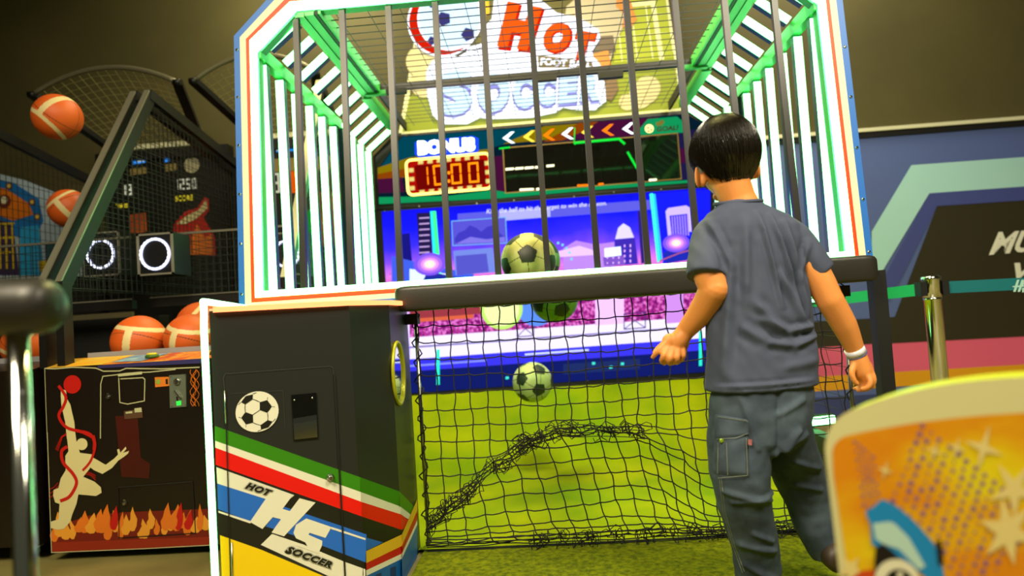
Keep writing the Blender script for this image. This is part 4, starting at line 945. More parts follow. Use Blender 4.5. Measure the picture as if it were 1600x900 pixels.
for c_ in ((163, 268), (300, 258)): part('pale_disc', lambda b: PBB.disc(b, c_, .05, dsc, .004), bb2)
def f(b):
    PBB.poly(b, [(207, 241), (226, 239), (227, 254), (208, 257)], E('score_blue', (40, 130, 220), 1.2), .003); PBB.poly(b, [(213, 243), (224, 242), (225, 252), (215, 253)], digm, .005)
    PBB.poly(b, [(255, 240), (264, 239), (265, 252), (256, 254)], E('score_blue', (40, 130, 220), 1.2), .003); PBB.poly(b, [(203, 264), (228, 261), (229, 271), (204, 274)], M('board_tan', (150, 130, 70), .6), .003); PBB.poly(b, [(258, 257), (276, 255), (277, 266), (259, 268)], M('board_tan', (150, 130, 70), .6), .003)
part('score_panel', f, bb2)
for txt, x0, y0, dy, dx in (('1250', 272, 297, .6, 9.4), ('18', 190, 306, 1, 9)):
    for k, c_ in enumerate(txt): part('score_digit', lambda b: digit(b, PBB, c_, ((x0+k*dx, y0-k*dy), (x0+7+k*dx, y0-.4-k*dy), (x0+6+k*dx, y0-17-k*dy), (x0-1+k*dx, y0-16.6-k*dy)), digm, .003, .26), bb2)
part('score_word', lambda b: text_on(b, PBB, 'SCORE', ((274, 315), (301, 313), (301, 304), (274, 306)), digy, .004, .04), bb2, 'yellow word SCORE')
part('time_word', lambda b: text_on(b, PBB, 'TIME', ((181, 325), (200, 324), (200, 318), (181, 319)), digy, .004, .04), bb2, 'yellow word TIME')
def f(b):
    PBB.poly(b, [(268, 395), (272, 350), (290, 330), (308, 325), (320, 308), (327, 312), (326, 330), (318, 340), (336, 370), (338, 400)], rd, .003)
    PBB.poly(b, [(276, 350), (290, 338), (310, 328), (322, 312), (324, 326), (306, 342), (290, 350)], cr, .005); PBB.poly(b, [(298, 375), (308, 350), (320, 372), (330, 365), (334, 398), (298, 398)], orr, .005)
part('flame_print', f, bb2, 'red and cream flame print')
def f(b):
    PBB.disc(b, (150, 291), .03, rd, .005)
part('ball_picture', f, bb2, 'red ball picture')
def f(b):
    PBB.poly(b, [(141, 296), (146, 296), (151, 325), (145, 325)], cr, .004)
    
part('arm_picture', f, bb2, 'cream raised arm picture')
def f(b): PBB.poly(b, [(202, 336), (228, 332), (230, 362), (204, 366)], M('board_flame', (190, 90, 20), .6, var=(9, .2, (120, 30, 12))), .003)
part('flame_picture', f, bb2)
# cartoon panel at far left
PC = Plane((0, 4.12, 0), (0, -1, 0)); mb = MB()
mb.prism([PC.px(*p) for p in ((-40, 440), (-40, 275), (0, 272), (40, 282), (85, 300), (128, 330), (140, 440))][::-1], (0, .05, 0), M('panel_pale_blue', (176, 196, 215), .5), matt)
for pts, m, l in (([(-20, 278), (20, 285), (60, 310), (68, 345), (50, 380), (-20, 350)], M('panel_blue', (20, 110, 190), .5), .003), ([(-20, 290), (10, 295), (45, 318), (52, 335), (20, 345), (-20, 330)], M('panel_orange', (225, 120, 20), .5), .005), ([(-20, 340), (20, 348), (30, 430), (-20, 430)], M('panel_purple', (60, 40, 90), .5), .004), ([(32, 355), (60, 352), (70, 430), (30, 430)], M('panel_cyan', (40, 160, 225), .5), .006), ([(70, 380), (110, 372), (120, 430), (72, 430)], M('panel_teal', (40, 90, 110), .5), .005), ([(60, 408), (95, 405), (98, 425), (62, 425)], M('panel_yellow', (210, 180, 30), .5), .007)): PC.poly(mb, pts, m, l)
for x in (0, 10, 20): PC.line(mb, [(x, 350), (x+2, 420)], .012, M('panel_yellow', (210, 180, 30), .5), .006)
for y in (350, 372, 395): PC.line(mb, [(0, y), (24, y-1)], .012, M('panel_yellow', (210, 180, 30), .5), .006)
PC.disc(mb, (8, 315), .045, M('panel_brown', (110, 40, 20), .5), .008); PC.disc(mb, (8, 313), .024, cream, .010)
for x, y in ((16, 291), (52, 316), (60, 339)): PC.disc(mb, (x, y), .022, M('panel_brown', (110, 40, 20), .5), .009, 12); PC.disc(mb, (x, y), .013, M('panel_bulb', (220, 190, 90), .5), .011, 12)
z_ = PC.px(0, 440).z; mb.box((-3.5, 4.12, 0), (-2.78, 4.17, z_), matt)
single(mb, 'cartoon_panel', 'arched pale blue game panel with orange and yellow shapes at the far left', 'game panel', (-3.1, 4.15, 0))

# ================================================================== STANCHION
ps = aty(1460, 500, 2.8); SX = ps.x
t = thing('barrier_post', (SX, 2.8, 0), 'chrome queue barrier post with a teal belt beside the mural wall', 'barrier post')
part('base', lambda b: b.lathe((SX, 2.8, 0), [(.17, 0), (.17, .012), (.15, .022), (.045, .034), (.034, .05)], steel, 36), t)
part('pole', lambda b: b.lathe((SX, 2.8, 0), [(.0315, .04), (.0315, .735), (.034, .738), (.034, .745), (.0315, .747)], chrome, 32), t)
part('head', lambda b: b.lathe((SX, 2.8, 0), [(.034, .747), (.034, .815), (.037, .818), (.037, .830), (.030, .834)], chrome, 32), t)
for a in (-1, 1):
    part('belt_clip', lambda b, a=a: b.box((SX+a*.030, 2.775, .755), (SX+a*.056, 2.825, .812), matt) , t)
tl = M('belt_teal', (8, 110, 118), .6); gl = M('belt_green_lit', (20, 190, 120), .6)  # second belt has the green light falling on it put into its colour
def f(b):
    for k in range(12):
        x0, x1 = SX+.05+k*.1, SX+.05+(k+1)*.1; s0, s1 = .02*((k/12)**1), .02*((k+1)/12)
        b.prism([(x0, 2.8, .760-s0), (x1, 2.8, .760-s1), (x1, 2.8, .808-s1), (x0, 2.8, .808-s0)], (0, .002, 0), tl)
    pb = Plane((0, 2.799, 0), (0, -1, 0)); cl = M('belt_print', (170, 215, 205), .6)
    for k in range(2): pb.poly(b, [(1583+k*7, 456), (1587+k*7, 456), (1593+k*7, 437), (1589+k*7, 437)], cl, .001); pb.poly(b, [(1582+k*7, 447), (1593+k*7, 446), (1593+k*7, 448), (1582+k*7, 449)], cl, .0012)
    text_on(b, pb, 'P', ((1597, 447), (1604, 446), (1604, 438), (1597, 439)), cl, .0012, .05); text_on(b, pb, 'B', ((1597, 457), (1604, 456), (1604, 449), (1597, 450)), cl, .0012, .05)
part('belt', f, t, 'teal belt with small pale print')
def f(b):
    for k in range(10):
        x0, x1 = SX-.05-k*.032, SX-.05-(k+1)*.032; s = lambda q: -.05*(q/10)
        y0, y1 = 2.8+k*.11, 2.8+(k+1)*.11
        b.prism([(x0, y0, .758+s(k)), (x1, y1, .758+s(k+1)), (x1, y1, .806+s(k+1)), (x0, y0, .806+s(k))], (0, .002, 0), gl)
part('belt', f, t, 'green-lit belt running off behind the soccer machine')

# ================================================================== FOREGROUND, RIGHT: back of a ride-on game panel
Y0 = .80
PF = Plane((.5, Y0, .5), V(-.10, -1, .02))
def curve(pts, n=10):     # rounded corner through control triples
    out = []
    for k in range(n+1):
        q = k/n; a, b, c = pts; out.append(((1-q)**2*a[0]+2*q*(1-q)*b[0]+q*q*c[0], (1-q)**2*a[1]+2*q*(1-q)*b[1]+q*q*c[1]))
    return out
outer = [(1322, 985), (1290, 715)]+curve([(1289, 700), (1292, 650), (1345, 636)])+curve([(1345, 636), (1440, 596), (1600, 589)])+[(1720, 584), (1740, 985)]
inner = [(1338, 985), (1302, 742)]+curve([(1301, 715), (1298, 690), (1322, 681)])+curve([(1322, 681), (1450, 652), (1600, 645)])+[(1680, 642), (1700, 985)]
t = thing('game_panel', (PF.px(1500, 900).x, Y0, 0), 'blurred cream-edged yellow printed panel close to the lens at the lower right', 'game panel')
def f(b):
    o_ = [PF.px(*p) for p in outer]; b.prism(o_, V(.040, .05, 0), M('panel_cream', (214, 208, 150), .45), M('panel_side_glow', (190, 200, 20), .4))  # lime neon glow along the edge is put into the side colour
    zb = min(p.z for p in o_); x0, x1 = PF.px(1322, 985).x, PF.px(1740, 985).x
    b.box((x0+.01, Y0+.03, 0), (x1, Y0+.09, zb+.02), M('panel_foot', (60, 60, 50), .6))
part('panel_board', f, t)
def yel_mat():
    m = bpy.data.materials.new('printed_sunburst'); m.use_nodes = True; nt = m.node_tree; b = nt.nodes['Principled BSDF']; b.inputs['Roughness'].default_value = .45
    tc = nt.nodes.new('ShaderNodeTexCoord'); n = nt.nodes.new('ShaderNodeTexNoise'); n.inputs['Scale'].default_value = 7; n.inputs['Detail'].default_value = 3
    mp = nt.nodes.new('ShaderNodeMapping'); mp.inputs['Rotation'].default_value = (0, .6, 0); mp.inputs['Scale'].default_value = (.7, 1, 1.8)
    r = nt.nodes.new('ShaderNodeValToRGB'); cr = r.color_ramp; cr.elements[0].position = .36; cr.elements[0].color = (*lin((218, 136, 6)), 1); cr.elements[1].position = .62; cr.elements[1].color = (*lin((226, 206, 14)), 1); e = cr.elements.new(.5); e.color = (*lin((224, 176, 8)), 1)
    L = nt.links.new; L(tc.outputs['Object'], mp.inputs[0]); L(mp.outputs[0], n.inputs['Vector']); L(n.outputs['Fac'], r.inputs[0]); L(r.outputs[0], b.inputs['Base Color']); return m
def f(b):
    b.add([PF.px(x, y, .0008) for x, y in inner], [tuple(range(len(inner)))], yel_mat())
    pur = M('print_violet_dots', (130, 90, 130), .5); pal = M('print_pale_star', (225, 205, 130), .5)
    random.seed(5)
    for k in range(150):
        a = k % 12; r_ = k//12; x = 1440+r_*14-a*5+random.uniform(-2, 2); y = 665+a*13+r_*11
        if x < 1590 and y < 900: PF.disc(b, (x, y), random.uniform(.0012, .0032), pur, .0014, 8)
    for k in range(40):
        a = k % 5; r_ = k//5; x = 1335+a*7+r_*2; y = 690+r_*14+a*6; PF.disc(b, (x, y), random.uniform(.001, .0022), pur, .0014, 8)
    def star(x, y, r, k2=.22, n=4, rot=.3):
        pts = []
        for q in range(2*n): rr = r if q % 2 == 0 else r*k2; a = rot+pi*q/n; pts.append((x+rr*cos(a), y+rr*sin(a)*1.2))
        PF.poly(b, pts, pal, .0018)
    star(1537, 700, 32); star(1383, 735, 14); star(1585, 765, 42, .3, 5); star(1460, 705, 14); star(1575, 830, 46, .4, 6); star(1495, 700, 16); star(1330, 890, 20, .4, 5)
    PF.poly(b, [(1352, 800), (1364, 792), (1378, 780), (1384, 782), (1400, 790), (1420, 806), (1436, 822), (1456, 845), (1470, 868), (1476, 905), (1450, 905), (1420, 880), (1392, 862), (1372, 855), (1362, 850), (1360, 820)], M('print_blue', (24, 134, 196), .45), .0022)
    PF.poly(b, [(1364, 818), (1390, 815), (1398, 818), (1420, 840), (1446, 885), (1436, 890), (1405, 858), (1380, 850), (1368, 842)], M('print_pale_blue', (180, 214, 200), .45), .0026)
    PF.poly(b, [(1368, 856), (1380, 850), (1396, 862), (1420, 890), (1430, 940), (1370, 940), (1366, 880)], M('print_black', (20, 16, 10), .45), .0029)
    PF.disc(b, (1400, 905), .024, cream, .0033, 24); PF.disc(b, (1403, 908), .015, M('print_black', (20, 16, 10), .45), .0037, 24); PF.disc(b, (1404, 896), .0035, cream, .004, 12)
    PF.poly(b, [(1462, 848), (1470, 842), (1474, 880), (1466, 884)], M('print_black', (20, 16, 10), .45), .003); PF.poly(b, [(1330, 905), (1345, 892), (1366, 890), (1366, 940), (1330, 940)], M('print_red2', (200, 70, 20), .45), .002)
part('printed_art', f, t, 'yellow and orange print with violet dots and a blue arched shape')

# ================================================================== FOREGROUND, LEFT: padded rail on a chrome post
YL = .85; a = aty(-60, 482, YL); b_ = aty(92, 478, YL)
t = thing('padded_rail', (a.x, YL, 0), 'blurred black padded rail on a chrome post at the left edge', 'rail')
def f(b):
    pr_ = [(.006, 0), (.024, .004), (.034, .014), (.038, .03)]; L_ = (b_-a).length
    b.lathe(b_, pr_+[(.038, L_+.3)], rubber, 28, a-b_)
part('padded_bar', f, t)
px_ = aty(30, 600, YL).x
part('post', lambda b: b.tube([(px_, YL, 0), (px_, YL, a.z-.02)], .0135, chrome, 24), t, 'chrome post')
part('foot', lambda b: b.lathe((px_, YL, 0), [(.06, 0), (.06, .006), (.02, .014)], steel, 24), t)

# ================================================================== BOY
YB_ = 1.75
def K(x, y, dy=0): return aty(x, y, YB_+dy)
PXM = YB_/FPX
t = thing('person', (K(1180, 930).x, YB_, 0), 'boy in slate grey t-shirt and cargo jeans, walking toward the net, seen from behind', 'person')
def chain(mb, pts, rad, m, n=16, cap=4, flat=False):
    pts = [Vector(p) for p in pts]
    # subdivide with catmull-rom
    P_ = [pts[0]*2-pts[1]]+pts+[pts[-1]*2-pts[-2]]; R_ = [rad[0]]+list(rad)+[rad[-1]]; out = []; ro = []
    for i in range(1, len(P_)-2):
        for k in range(5):
            q = k/5; a0, a1, a2, a3 = P_[i-1:i+3]
            out.append(.5*((2*a1)+(a2-a0)*q+(2*a0-5*a1+4*a2-a3)*q*q+(3*a1-a0-3*a2+a3)*q**3)); ro.append(R_[i]*(1-q)+R_[i+1]*q)
    out.append(pts[-1]); ro.append(rad[-1])
    d0 = (out[0]-out[1]).normalized(); d1 = (out[-1]-out[-2]).normalized()
    A = [(out[0]+d0*ro[0]*sin(pi/2*(1-k/cap)), ro[0]*max(.05, cos(pi/2*(1-k/cap)))) for k in range(cap)]
    B = [(out[-1]+d1*ro[-1]*sin(pi/2*(k/cap)), ro[-1]*max(.05, cos(pi/2*(k/cap)))) for k in range(1, cap+1)]
    if flat: B = [(out[-1]+d1*.001, ro[-1]*.92), (out[-1]+d1*.0012, ro[-1]*.4), (out[-1]+d1*.0013, .002)]
    pp = [a_[0] for a_ in A]+out+[b2[0] for b2 in B]; rr = [a_[1] for a_ in A]+ro+[b2[1] for b2 in B]
    mb.tube(pp, rr, m, n)
def loft(mb, rings, m, yaw=0, n=28, e=1.0):    # rings: (centre, rx, ry)
    ux = V(cos(yaw), sin(yaw), 0); uy = V(-sin(yaw), cos(yaw), 0); vs = []; fs = []
    for c, rx, ry in rings:
        for k in range(n):
            a = 2*pi*k/n; ca, sa = cos(a), sin(a)
            vs.append(Vector(c)+ux*rx*math.copysign(abs(ca)**e, ca)+uy*ry*math.copysign(abs(sa)**e, sa))
    for j in range(len(rings)-1):
        for k in range(n): fs.append((j*n+k, j*n+(k+1) % n, (j+1)*n+(k+1) % n, (j+1)*n+k))
    fs.append(tuple(range(n))[::-1]); fs.append(tuple((len(rings)-1)*n+k for k in range(n)))
    mb.add(vs, fs, m, True)
def fuse(mb, name, parent, voxel, smooth, fn=None, label=None, mats=None):
    """join closed shapes into ONE continuous surface"""
    o = mb.build(name, None); m0 = mb.mats[0]
    bm = bmesh.new(); bm.from_mesh(o.data); bmesh.ops.recalc_face_normals(bm, faces=bm.faces); bm.to_mesh(o.data); bm.free()
    r = o.modifiers.new('r', 'REMESH'); r.mode = 'VOXEL'; r.voxel_size = voxel
    s_ = o.modifiers.new('s', 'SMOOTH'); s_.iterations = smooth; s_.factor = .5
    dg = bpy.context.evaluated_depsgraph_get(); dg.update(); me = bpy.data.meshes.new_from_object(o.evaluated_get(dg))
    o.modifiers.clear(); old = o.data; o.data = me; bpy.data.meshes.remove(old)
    me.materials.clear(); me.materials.append(m0)
    for m in (mats or [])[:]: me.materials.append(m)
    if fn: fn(me)
    for p in me.polygons: p.use_smooth = True
    off = Vector(parent.location); me.transform(Matrix.Translation(-off)); o.parent = parent; BASE[o.name] = off
    if label: o['label'] = label
    return o
skin = M('skin', (226, 146, 76), .5, sss=.12, bump=(90, .08, .002))
# --- body
mb = MB(); HC_ = K(1133, 247, .02)
HY = radians(2)          # head turned to the left
HF = V(-sin(HY), cos(HY), 0); HX = V(cos(HY), sin(HY), 0)
vs = []; fs = []; n = 30
prof = []
for j in range(17):
    th = pi*j/16; zc = cos(th); prof.append((zc, sin(th)))
for zc, sr in prof:
    for k in range(n):
        a = 2*pi*k/n; fx, fy = cos(a)*sr, sin(a)*sr; zz = zc*.108
        wx = .073*(1-.20*max(0, -zc)**1.5); wy = .088
        if fy > 0 and zc < 0: wy = .082
        if fy < 0 and zc < -.3: wy = .088*(1-.55*(-zc-.3))
        vs.append(HC_+HX*fx*wx+HF*fy*wy+V(0, 0, zz))
for j in range(16):
    for k in range(n): fs.append((j*n+k, (j+1)*n+k, (j+1)*n+(k+1) % n, j*n+(k+1) % n))
mb.add(vs, fs, skin, True)
def H(x, f_, z): return HC_+HX*x+HF*f_+V(0, 0, z)
chain(mb, [H(0, .086, .01), H(0, .096, -.018), H(0, .092, -.03)], [.007, .010, .008], skin, 10)     # nose
mb.ball(H(0, .083, -.052), (.016, .008, .006), skin); mb.ball(H(0, .072, -.088), (.020, .016, .014), skin)
for s_, e_x, e_y, tall in ((-1, 1090, 279, .033), (1, 1181, 268, .028)):     # ears
    c = K(e_x, e_y, .02 if s_ > 0 else -.005); vs = []; fs = []; ng = 14
    out = V(s_*.8, -.25, 0).normalized(); fw = HF*.6+HX*s_*.5; fw.normalize()
    for (q, w_) in ((-1, .3), (-.5, .8), (0, 1), (.5, .8), (1, .3)):
        for k in range(ng):
            a2 = 2*pi*k/ng; rr = 1-.18*max(0, -sin(a2)); vs.append(c+(HX*s_*.25+HF*.1).normalized()*0+V(0, 0, tall*w_*rr*sin(a2)*(1 if sin(a2) > 0 else .95))+(HX*s_*.55-HF*.75).normalized()*(.0165*w_*cos(a2))+(HX*s_*.75+HF*.55).normalized()*q*.0055)
    for j in range(4):
        for k in range(ng): fs.append((j*ng+k, j*ng+(k+1) % ng, (j+1)*ng+(k+1) % ng, (j+1)*ng+k))
    fs.append(tuple(range(ng))[::-1]); fs.append(tuple(4*ng+k for k in range(ng))); mb.add(vs, fs, skin)
    mb.ball(c-HX*s_*.014+HF*.008+V(0, 0, -.004), (.012, .012, .018), skin, 10, 6)
chain(mb, [K(1142, 285, .0), K(1152, 310), K(1160, 332), K(1166, 365)], [.048, .045, .050, .060], skin, 22)
loft(mb, [(K(1163, 338), .06, .045), (K(1170, 365), .11, .062), (K(1176, 420), .115, .072), (K(1182, 500), .108, .072), (K(1188, 590), .100, .070), (K(1189, 640), .096, .070), (K(1187, 675), .07, .055)], skin, .15, 24)
SL, EL, WL = K(1112, 378, .0), K(1116, 452, -.06), K(1072, 516, .02)
SR_, ER, WR = K(1236, 385, .02), K(1296, 468, -.01), K(1337, 548, .02)
chain(mb, [SL, K(1106, 418, -.045), EL], [.046, .041, .036], skin, 20); chain(mb, [EL, K(1098, 484, -.02), WL], [.037, .034, .0245], skin, 20)
chain(mb, [SR_, K(1272, 425, .0), ER], [.043, .038, .0335], skin, 20); chain(mb, [ER, K(1319, 508, .005), WR], [.034, .031, .0225], skin, 20)
# left hand: back of the hand to the camera, fingers curled down, index pointing out
pl = [WL, K(1062, 530, .02), K(1054, 540, .025)]
chain(mb, pl, [.023, .025, .022], skin, 16)
chain(mb, [K(1046, 532, .02), K(1040, 545, .02)], [.019, .016], skin, 12); chain(mb, [K(1066, 536, .03), K(1062, 549, .03)], [.019, .017], skin, 12)
def fingers(sets):
    for pts, r0 in sets: chain(mb, pts, [r0*(1-.10*k) for k in range(len(pts))], skin, 10, 3)
fingers([([K(1040, 536, .012), K(1031, 546, .008), K(1025, 552, .012), K(1020, 558, .02)], .0088),
         ([K(1042, 545, .006), K(1037, 556, -.002), K(1034, 564, .010), K(1038, 568, .028)], .0092),
         ([K(1050, 548, .004), K(1047, 560, -.005), K(1046, 567, .010), K(1050, 568, .028)], .0092),
         ([K(1059, 548, .006), K(1058, 559, -.002), K(1057, 566, .012), K(1060, 566, .03)], .0088),
         ([K(1067, 545, .012), K(1068, 555, .006), K(1066, 562, .018), K(1066, 561, .034)], .008),
         ([K(1050, 528, .035), K(1036, 538, .045), K(1028, 545, .045), K(1023, 551, .040)], .0098)])
# right hand: hanging, palm to the side, fingers loosely curled
chain(mb, [WR, K(1343, 565, .02), K(1349, 580, .018)], [.0215, .0235, .0225], skin, 16)
chain(mb, [K(1352, 572, .02), K(1357, 585, .015)], [.017, .015], skin, 12); chain(mb, [K(1337, 570, .03), K(1341, 586, .03)], [.015, .014], skin, 12)
fingers([([K(1360, 580, .012), K(1365, 592, .006), K(1362, 603, .006), K(1353, 609, .012)], .0086),
         ([K(1356, 586, .004), K(1360, 597, -.004), K(1355, 606, -.002), K(1347, 608, .006)], .0086),
         ([K(1350, 588, .010), K(1354, 600, .016), K(1349, 608, .020), K(1341, 610, .024)], .0084),
         ([K(1344, 588, .022), K(1347, 599, .030), K(1342, 606, .034), K(1335, 607, .036)], .0076),
         ([K(1335, 568, .012), K(1331, 582, .006), K(1334, 593, .004), K(1339, 600, .006)], .0088)])
HL, KL, AL = K(1158, 650, 0), K(1160, 765, -.03), K(1190, 905, .03)
HR, KR, AR = K(1222, 655, .03), K(1268, 762, .10), K(1296, 862, .10)
chain(mb, [HL, KL, AL], [.052, .040, .03], skin, 18); chain(mb, [HR, KR, AR], [.050, .040, .03], skin, 18)
fuse(mb, 'body', t, .0032, 4)
part('eye', lambda b: b.ball(H(-.028, .078, .004), (.012, .008, .007), white, 14, 8), t, 'brown eye') ; part('eye', lambda b: b.ball(H(.028, .078, .004), (.012, .008, .007), white, 14, 8), t, 'brown eye')
# --- t-shirt
shirt = M('slate_cotton', (74, 81, 104), .85, bump=(900, .25, .001), var=(18, .3, (62, 70, 92)))
mb = MB(); YW_ = .16
def rg(y, cx, rx, ry, dy=0): return (K(cx, y, dy), rx*PXM, ry*PXM)
loft(mb, [rg(315, 1153, 33, 27), rg(322, 1154, 36, 30), rg(331, 1157, 52, 35), rg(342, 1163, 68, 40), rg(356, 1168, 78, 45), rg(376, 1171, 81, 48), rg(410, 1174, 80, 50), rg(450, 1180, 82, 50), rg(500, 1186, 84, 51), rg(545, 1189, 84, 53), rg(585, 1189, 84, 55), rg(603, 1189, 86, 57), rg(606, 1189, 84, 55)], shirt, YW_, 44, .86)
chain(mb, [K(1118, 352, 0), K(1108, 372, -.01), K(1104, 405, -.04), K(1103, 433, -.06)], [.036, .046, .048, .050], shirt, 26, 2, True)
chain(mb, [K(1215, 352, .01), K(1240, 372, .01), K(1262, 398, .0), K(1281, 426, .0)], [.036, .042, .041, .040], shirt, 26, 2, True)
def folds(me):
    ridges = [((1172, 338), (1208, 480), 4, .006), ((1192, 340), (1246, 500), 4, .007), ((1215, 350), (1262, 520), 5, .006), ((1152, 350), (1150, 470), 7, .005), ((1130, 400), (1120, 580), 8, .007), ((1266, 508), (1215, 516), 5, .005), ((1215, 516), (1165, 496), 6, .004), ((1272, 522), (1225, 538), 5, .006), ((1225, 538), (1180, 532), 6, .005), ((1180, 532), (1140, 508), 7, .004), ((1272, 560), (1200, 572), 8, .003), ((1205, 430), (1255, 520), 6, .007), ((1100, 350), (1130, 420), 5, .005), ((1255, 380), (1240, 440), 5, .005), ((1110, 600), (1260, 590), 3, .003), ((1160, 470), (1215, 525), 7, .006)]
    R_ = [(K(*a_), K(*b2), w_*PXM*.8, h*1.35) for a_, b2, w_, h in ridges]; ns = [v.normal.copy() for v in me.vertices]
    for v, n_ in zip(me.vertices, ns):
        p = v.co; d = 0
        q = V((p.x*1.0+p.z*.45)*14, p.y*6, (p.z-p.x*.5)*5); d += .0035*noise.noise(q)+.0018*noise.noise(V(p.x*40+p.z*20, p.y*12, p.z*14))
        for a_, b2, w_, h in R_:
            e = b2-a_; s_ = max(0, min(1, (V(p.x, 0, p.z)-V(a_.x, 0, a_.z)).dot(V(e.x, 0, e.z))/V(e.x, 0, e.z).length_squared)); c = a_+e*s_
            dd = math.hypot(p.x-c.x, p.z-c.z)
            if p.y < YB_+.02: d += h*(math.exp(-(dd/w_)**2)-.6*math.exp(-((dd-2.2*w_)/(1.2*w_))**2))*min(1, 4*s_+.2)*min(1, 4*(1-s_)+.2)
        v.co = p+n_*d
fuse(mb, 't_shirt', t, .0045, 7, folds)
def f(b):
    c = K(1153, 314); 
    b.tube([c+V(.058*cos(a2), .047*sin(a2), -.004+.010*cos(a2+.3)*0+.006*sin(a2)) for a2 in [2*pi*k/36 for k in range(36)]], .0055, shirt, 8, True)
part('neck_band', f, t)
# --- jeans
jean = M('dark_denim', (34, 46, 60), .8, bump=(1100, .3, .001), var=(11, .14, (70, 84, 98)))
mb = MB()
loft(mb, [rg(590, 1190, 74, 50), rg(620, 1190, 79, 53), rg(650, 1188, 78, 56), rg(685, 1186, 72, 56), rg(705, 1180, 50, 46)], jean, YW_, 36, .9)
chain(mb, [K(1153, 640, -.005), K(1156, 690, -.02), K(1157, 745, -.035), K(1166, 800, -.02), K(1180, 860, .01), K(1189, 922, .03)], [.072, .080, .073, .063, .058, .056], jean, 28, 2, True)
chain(mb, [K(1220, 650, .02), K(1230, 700, .06), K(1246, 735, .09), K(1263, 782, .10), K(1282, 835, .10), K(1296, 862, .10)], [.068, .075, .070, .060, .053, .048], jean, 28, 2, True)
def jf(me):
    ridges = [((1230, 665), (1195, 700), 6, .008), ((1245, 672), (1205, 690), 5, .007), ((1200, 600), (1198, 690), 6, -.006), ((1205, 700), (1206, 750), 6, -.006), ((1120, 755), (1190, 770), 5, .006), ((1130, 770), (1200, 760), 4, .005), ((1150, 840), (1200, 850), 6, .007), ((1160, 875), (1205, 900), 6, .007), ((1165, 820), (1195, 835), 5, .006), ((1240, 720), (1285, 735), 5, .006), ((1250, 760), (1290, 770), 6, .006), ((1145, 620), (1165, 690), 6, .005), ((1200, 640), (1240, 620), 6, .005)]
    R_ = [(K(*a_), K(*b2), w_*PXM*.8, h*1.3) for a_, b2, w_, h in ridges]; ns = [v.normal.copy() for v in me.vertices]
    for v, n_ in zip(me.vertices, ns):
        p = v.co; d = .004*noise.noise(V(p.x*12, p.y*9, p.z*16))+.002*noise.noise(V(p.x*34, p.y*20, p.z*40))
        for a_, b2, w_, h in R_:
            e = b2-a_; s_ = max(0, min(1, (V(p.x, 0, p.z)-V(a_.x, 0, a_.z)).dot(V(e.x, 0, e.z))/V(e.x, 0, e.z).length_squared)); c = a_+e*s_
            if p.y < YB_+.06: d += h*math.exp(-(math.hypot(p.x-c.x, p.z-c.z)/w_)**2)
        v.co = p+n_*d
jn = fuse(mb, 'jeans', t, .0045, 7, jf)
# pocket on the near leg, wrapped on its surface
from mathutils.bvhtree import BVHTree
bv = BVHTree.FromPolygons([v.co+Vector(t.location) for v in jn.data.vertices], [tuple(p.vertices) for p in jn.data.polygons])
def on(x, y, lift):
    r = ray(x, y).normalized(); h = bv.ray_cast(CP, r)
    if h[0] is None: h = (K(x, y, -.06), -r)
    return h[0]-r*lift
def patch(b, c, nu, nv, lift, m):      # c: four corners (tl, tr, br, bl)
    vs = []; base = []
    for j in range(nv+1):
        for i in range(nu+1):
            u, v = i/nu, j/nv; x = (c[0][0]*(1-u)+c[1][0]*u)*(1-v)+(c[3][0]*(1-u)+c[2][0]*u)*v; y = (c[0][1]*(1-u)+c[1][1]*u)*(1-v)+(c[3][1]*(1-u)+c[2][1]*u)*v
            e = 0 if i in (0, nu) or j in (0, nv) else 1
            vs.append(on(x, y, lift if e else -.002))
    b.add(vs, [(j*(nu+1)+i, (j+1)*(nu+1)+i, (j+1)*(nu+1)+i+1, j*(nu+1)+i+1) for j in range(nv) for i in range(nu)], m, True)
stitch = M('denim_stitch', (120, 126, 110), .8)
jean2 = M('pocket_denim', (44, 56, 70), .8, bump=(1100, .3, .001), var=(16, .16, (70, 84, 98)))
def f(b):
    patch(b, ((1117, 650), (1170, 656), (1172, 747), (1112, 742)), 14, 20, .006, jean2); patch(b, ((1117, 646), (1170, 655), (1171, 682), (1115, 690)), 14, 8, .009, jean2)
    def st(pts, l=.0085):
        q = []
        for (a0, a1), (b0, b1) in zip(pts, pts[1:]):
            for k in range(9): q.append(on(a0+(b0-a0)*k/8, a1+(b1-a1)*k/8, l))
        b.tube(q, .0008, stitch, 4)
    st([(1121, 651), (1168, 658)], .010); st([(1120, 686), (1150, 684), (1169, 677)], .011); st([(1122, 692), (1121, 740)]); st([(1166, 684), (1168, 743), (1122, 747)]); st([(1135, 692), (1137, 742)])
pk = part('cargo_pocket', f, jn)
pc = on(1128, 689, .012); part('button', lambda b: b.lathe(pc+V(0, .004, 0), [(.0055, 0), (.0055, .002), (.003, .003)], M('button_lime', (150, 180, 40), .35, .4), 16, (0, -1, 0)), jn, 'small lime green button')
part('tag', lambda b: b.add([on(1169, 686, .009), on(1175, 687, .009), on(1175, 696, .009), on(1169, 695, .009)], [(0, 3, 2, 1)], M('tag_red', (150, 84, 84), .7)), pk, 'small red fabric tab')
def f(b):
    def st(pts, l=.0015):
        q = []
        for (a0, a1), (b0, b1) in zip(pts, pts[1:]):
            for k in range(9): q.append(on(a0+(b0-a0)*k/8, a1+(b1-a1)*k/8, l))
        b.tube(q, .0009, stitch, 4)
    st([(1124, 748), (1130, 800), (1144, 850), (1160, 895)]); st([(1127, 748), (1133, 800), (1147, 850), (1163, 893)]);
part('seam', f, jn)
